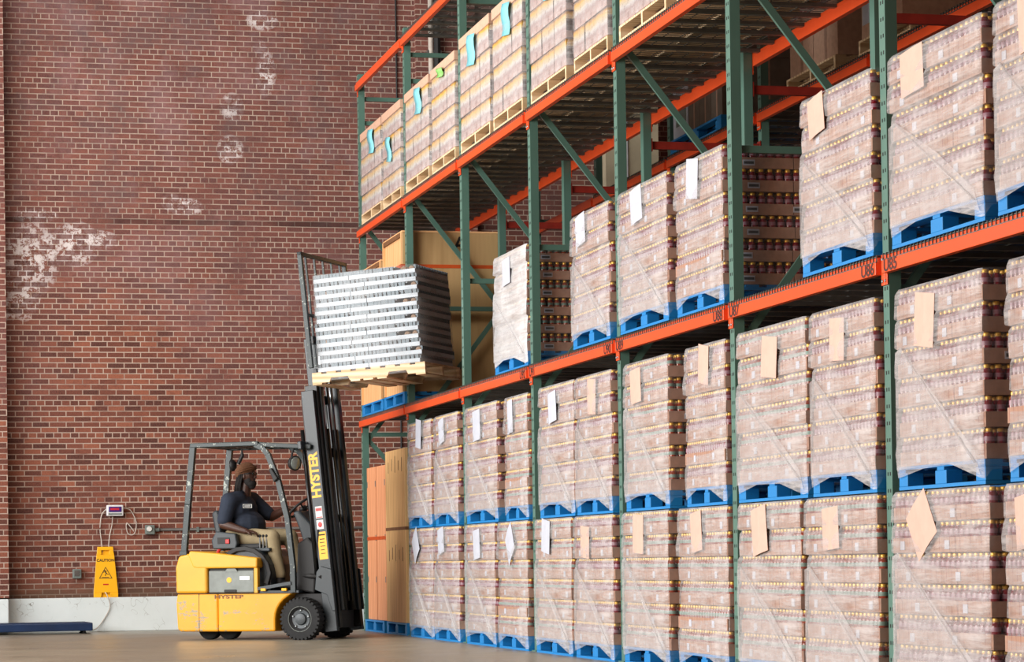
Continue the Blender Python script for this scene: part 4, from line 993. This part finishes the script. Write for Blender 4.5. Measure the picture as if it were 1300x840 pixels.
for S_, E_ in ((RS, RE), (LS, LE)):
    m_ = [S_[i] * .18 + E_[i] * .82 for i in range(3)]
    sh.limb([(-.93, S_[1] * .45, 1.555, .095), (*S_, .1), (*[S_[i] * .5 + E_[i] * .5 for i in range(3)], .088), (*m_, .08)])
sh.limb([(-.91, -.07, 1.625, .035), (-.86, 0, 1.60, .03), (-.91, .07, 1.625, .035), (-.96, 0, 1.645, .035), (-.91, -.07, 1.625, .035)])
so = remesh(sh, 'polo_shirt', M['shirt'], dr, .010, 5)
bq = MB().box(-.05, .05, -.004, .002, -.022, .022).box(-.043, .043, -.0055, -.003, -.016, .016, 1).box(-.034, .034, -.007, -.005, -.004, .004, 0)
Mb = Matrix.Translation((-.79, -.165, 1.475)) @ Matrix.Rotation(R(28), 4, 'Z') @ Matrix.Rotation(R(-14), 4, 'X')
bq.xf(Mb).build('chest_badge', [M['decalwhite'], M['plastic']], so)
tr_ = MB(); tr_.ball((-.99, 0, 1.09), (.15, .2, .095))
for a, b, c_ in ((RH, RK, RF), (LH, LK, LF)):
    tr_.limb([(-1.0, a[1], 1.12, .11), (a[0], a[1], a[2] - .01, .118), (*[a[i] * .45 + b[i] * .55 for i in range(3)], .104), (*b, .09)])
    tr_.limb([(*b, .088), (*[b[i] * .5 + c_[i] * .5 for i in range(3)], .074), (c_[0], c_[1], c_[2] + .05, .066)])
tr_.ball((-.78, -.2, 1.1), (.1, .04, .05))
remesh(tr_, 'khaki_trousers', M['khaki'], dr, .010, 5)
for c_ in (RF, LF):
    bo = MB().limb([(c_[0], c_[1], c_[2] + .02, .058), (c_[0], c_[1], c_[2] - .05, .055)]).limb([(c_[0] - .02, c_[1], .592, .048), (c_[0] + .1, c_[1], .592, .046), (c_[0] + .17, c_[1], .586, .038)])
    remesh(bo, 'boot', M['boot'], dr, .010, 3)
# hat, hair, beard, glasses
bn = MB(); Mh = Matrix.Rotation(R(-14), 3, 'Y')
bn.ball((hx - .022, hy, hz + .065), (.118, .096, .088), 0, 18, 12, Matrix.Rotation(R(-18), 3, 'Y'))
bn.ball((hx - .055, hy, hz + .03), (.088, .09, .08))
b1 = remesh(bn, 'beanie', M['beanie'], dr, .007, 3)
cuff = MB()
for dz in (0, .018):
    cuff.tube([(hx - .012 + .112 * cos(q), hy + .094 * sin(q), hz + .052 + dz + .3 * (.112 * cos(q))) for q in [2 * pi * i / 26 for i in range(26)]], .012, 8, 0, True)
cuff.build('cuff', M['beanie'], b1, True)
bb = MB().ball((hx + .045, hy, hz - .085), (.066, .062, .05)).ball((hx + .02, hy - .045, hz - .055), (.05, .022, .055)).ball((hx + .02, hy + .045, hz - .055), (.05, .022, .055)).ball((hx + .06, hy, hz - .115), (.04, .045, .035)).ball((hx + .088, hy, hz - .038), (.014, .032, .008))
remesh(bb, 'beard', M['beard'], dr, .006, 2)
rnd = random.Random(5)
hr = MB()
for k in range(26):
    a = R(95 + 170 * k / 25); x0 = hx - .02 + .095 * cos(a) * .9; y0 = hy + .082 * sin(a)
    if k % 2: x0 += .01
    e = (x0 - .02 + rnd.uniform(-.03, .045), y0 * 1.25 - .01, hz - .20 + rnd.uniform(-.05, .03))
    hr.tube([(x0, y0, hz + .02), ((x0 + e[0]) / 2 - .008, (y0 + e[1]) / 2 + .004, hz - .09), e], [.012, .011, .007], 7)
hr.build('dreadlocks', M['beard'], dr, True)
gl = MB(); 
for s in (-1, 1):
    gl.ball((hx + .094, hy + s * .034, hz + .022), (.010, .027, .019)); gl.tube([(hx + .092, hy + s * .058, hz + .028), (hx + .0, hy + s * .086, hz + .022)], .005, 6)
gl.tube([(hx + .1, hy - .01, hz + .028), (hx + .1, hy + .01, hz + .028)], .004, 6)
gl.build('sunglasses', M['mirror'], dr, True)

# ------------------------------------------------------------------ light
w = bpy.data.worlds.new('world'); sc.world = w; w.use_nodes = True; nt = w.node_tree; bg = nt.nodes['Background']
bg.inputs[0].default_value = (.82, .90, 1.0, 1); bg.inputs[1].default_value = .5
def area(name, loc, target, sx, sy, power, col=(1, 1, 1)):
    l = bpy.data.lights.new(name, 'AREA'); l.shape = 'RECTANGLE'; l.size = sx; l.size_y = sy; l.energy = power; l.color = col
    o = bpy.data.objects.new(name, l); COL.objects.link(o); o.location = loc
    o.rotation_euler = (Vector(target) - Vector(loc)).to_track_quat('-Z', 'Y').to_euler(); return o
area('daylight_left', (-10.5, 20, 5.0), (5.8, 22, 3), 20, 6, 5100, (1.0, .98, .95))
area('high_bay_lamp_far', (0, 25, 9.8), (2.6, 32, 3), 5, 2, 500, (1, .95, .88))
area('warm_dock_light', (-5, 11.5, 3.2), (5.8, 14.5, 1.2), 4, 3, 420, (1, .62, .42))
sc.view_settings.view_transform = 'Standard'; sc.view_settings.look = 'None'; sc.view_settings.exposure = 0.0; sc.view_settings.gamma = 1; sc.view_settings.use_curve_mapping = False
sc.cycles.transparent_max_bounces = 16; sc.cycles.max_bounces = 8
sc.cycles.use_denoising = True
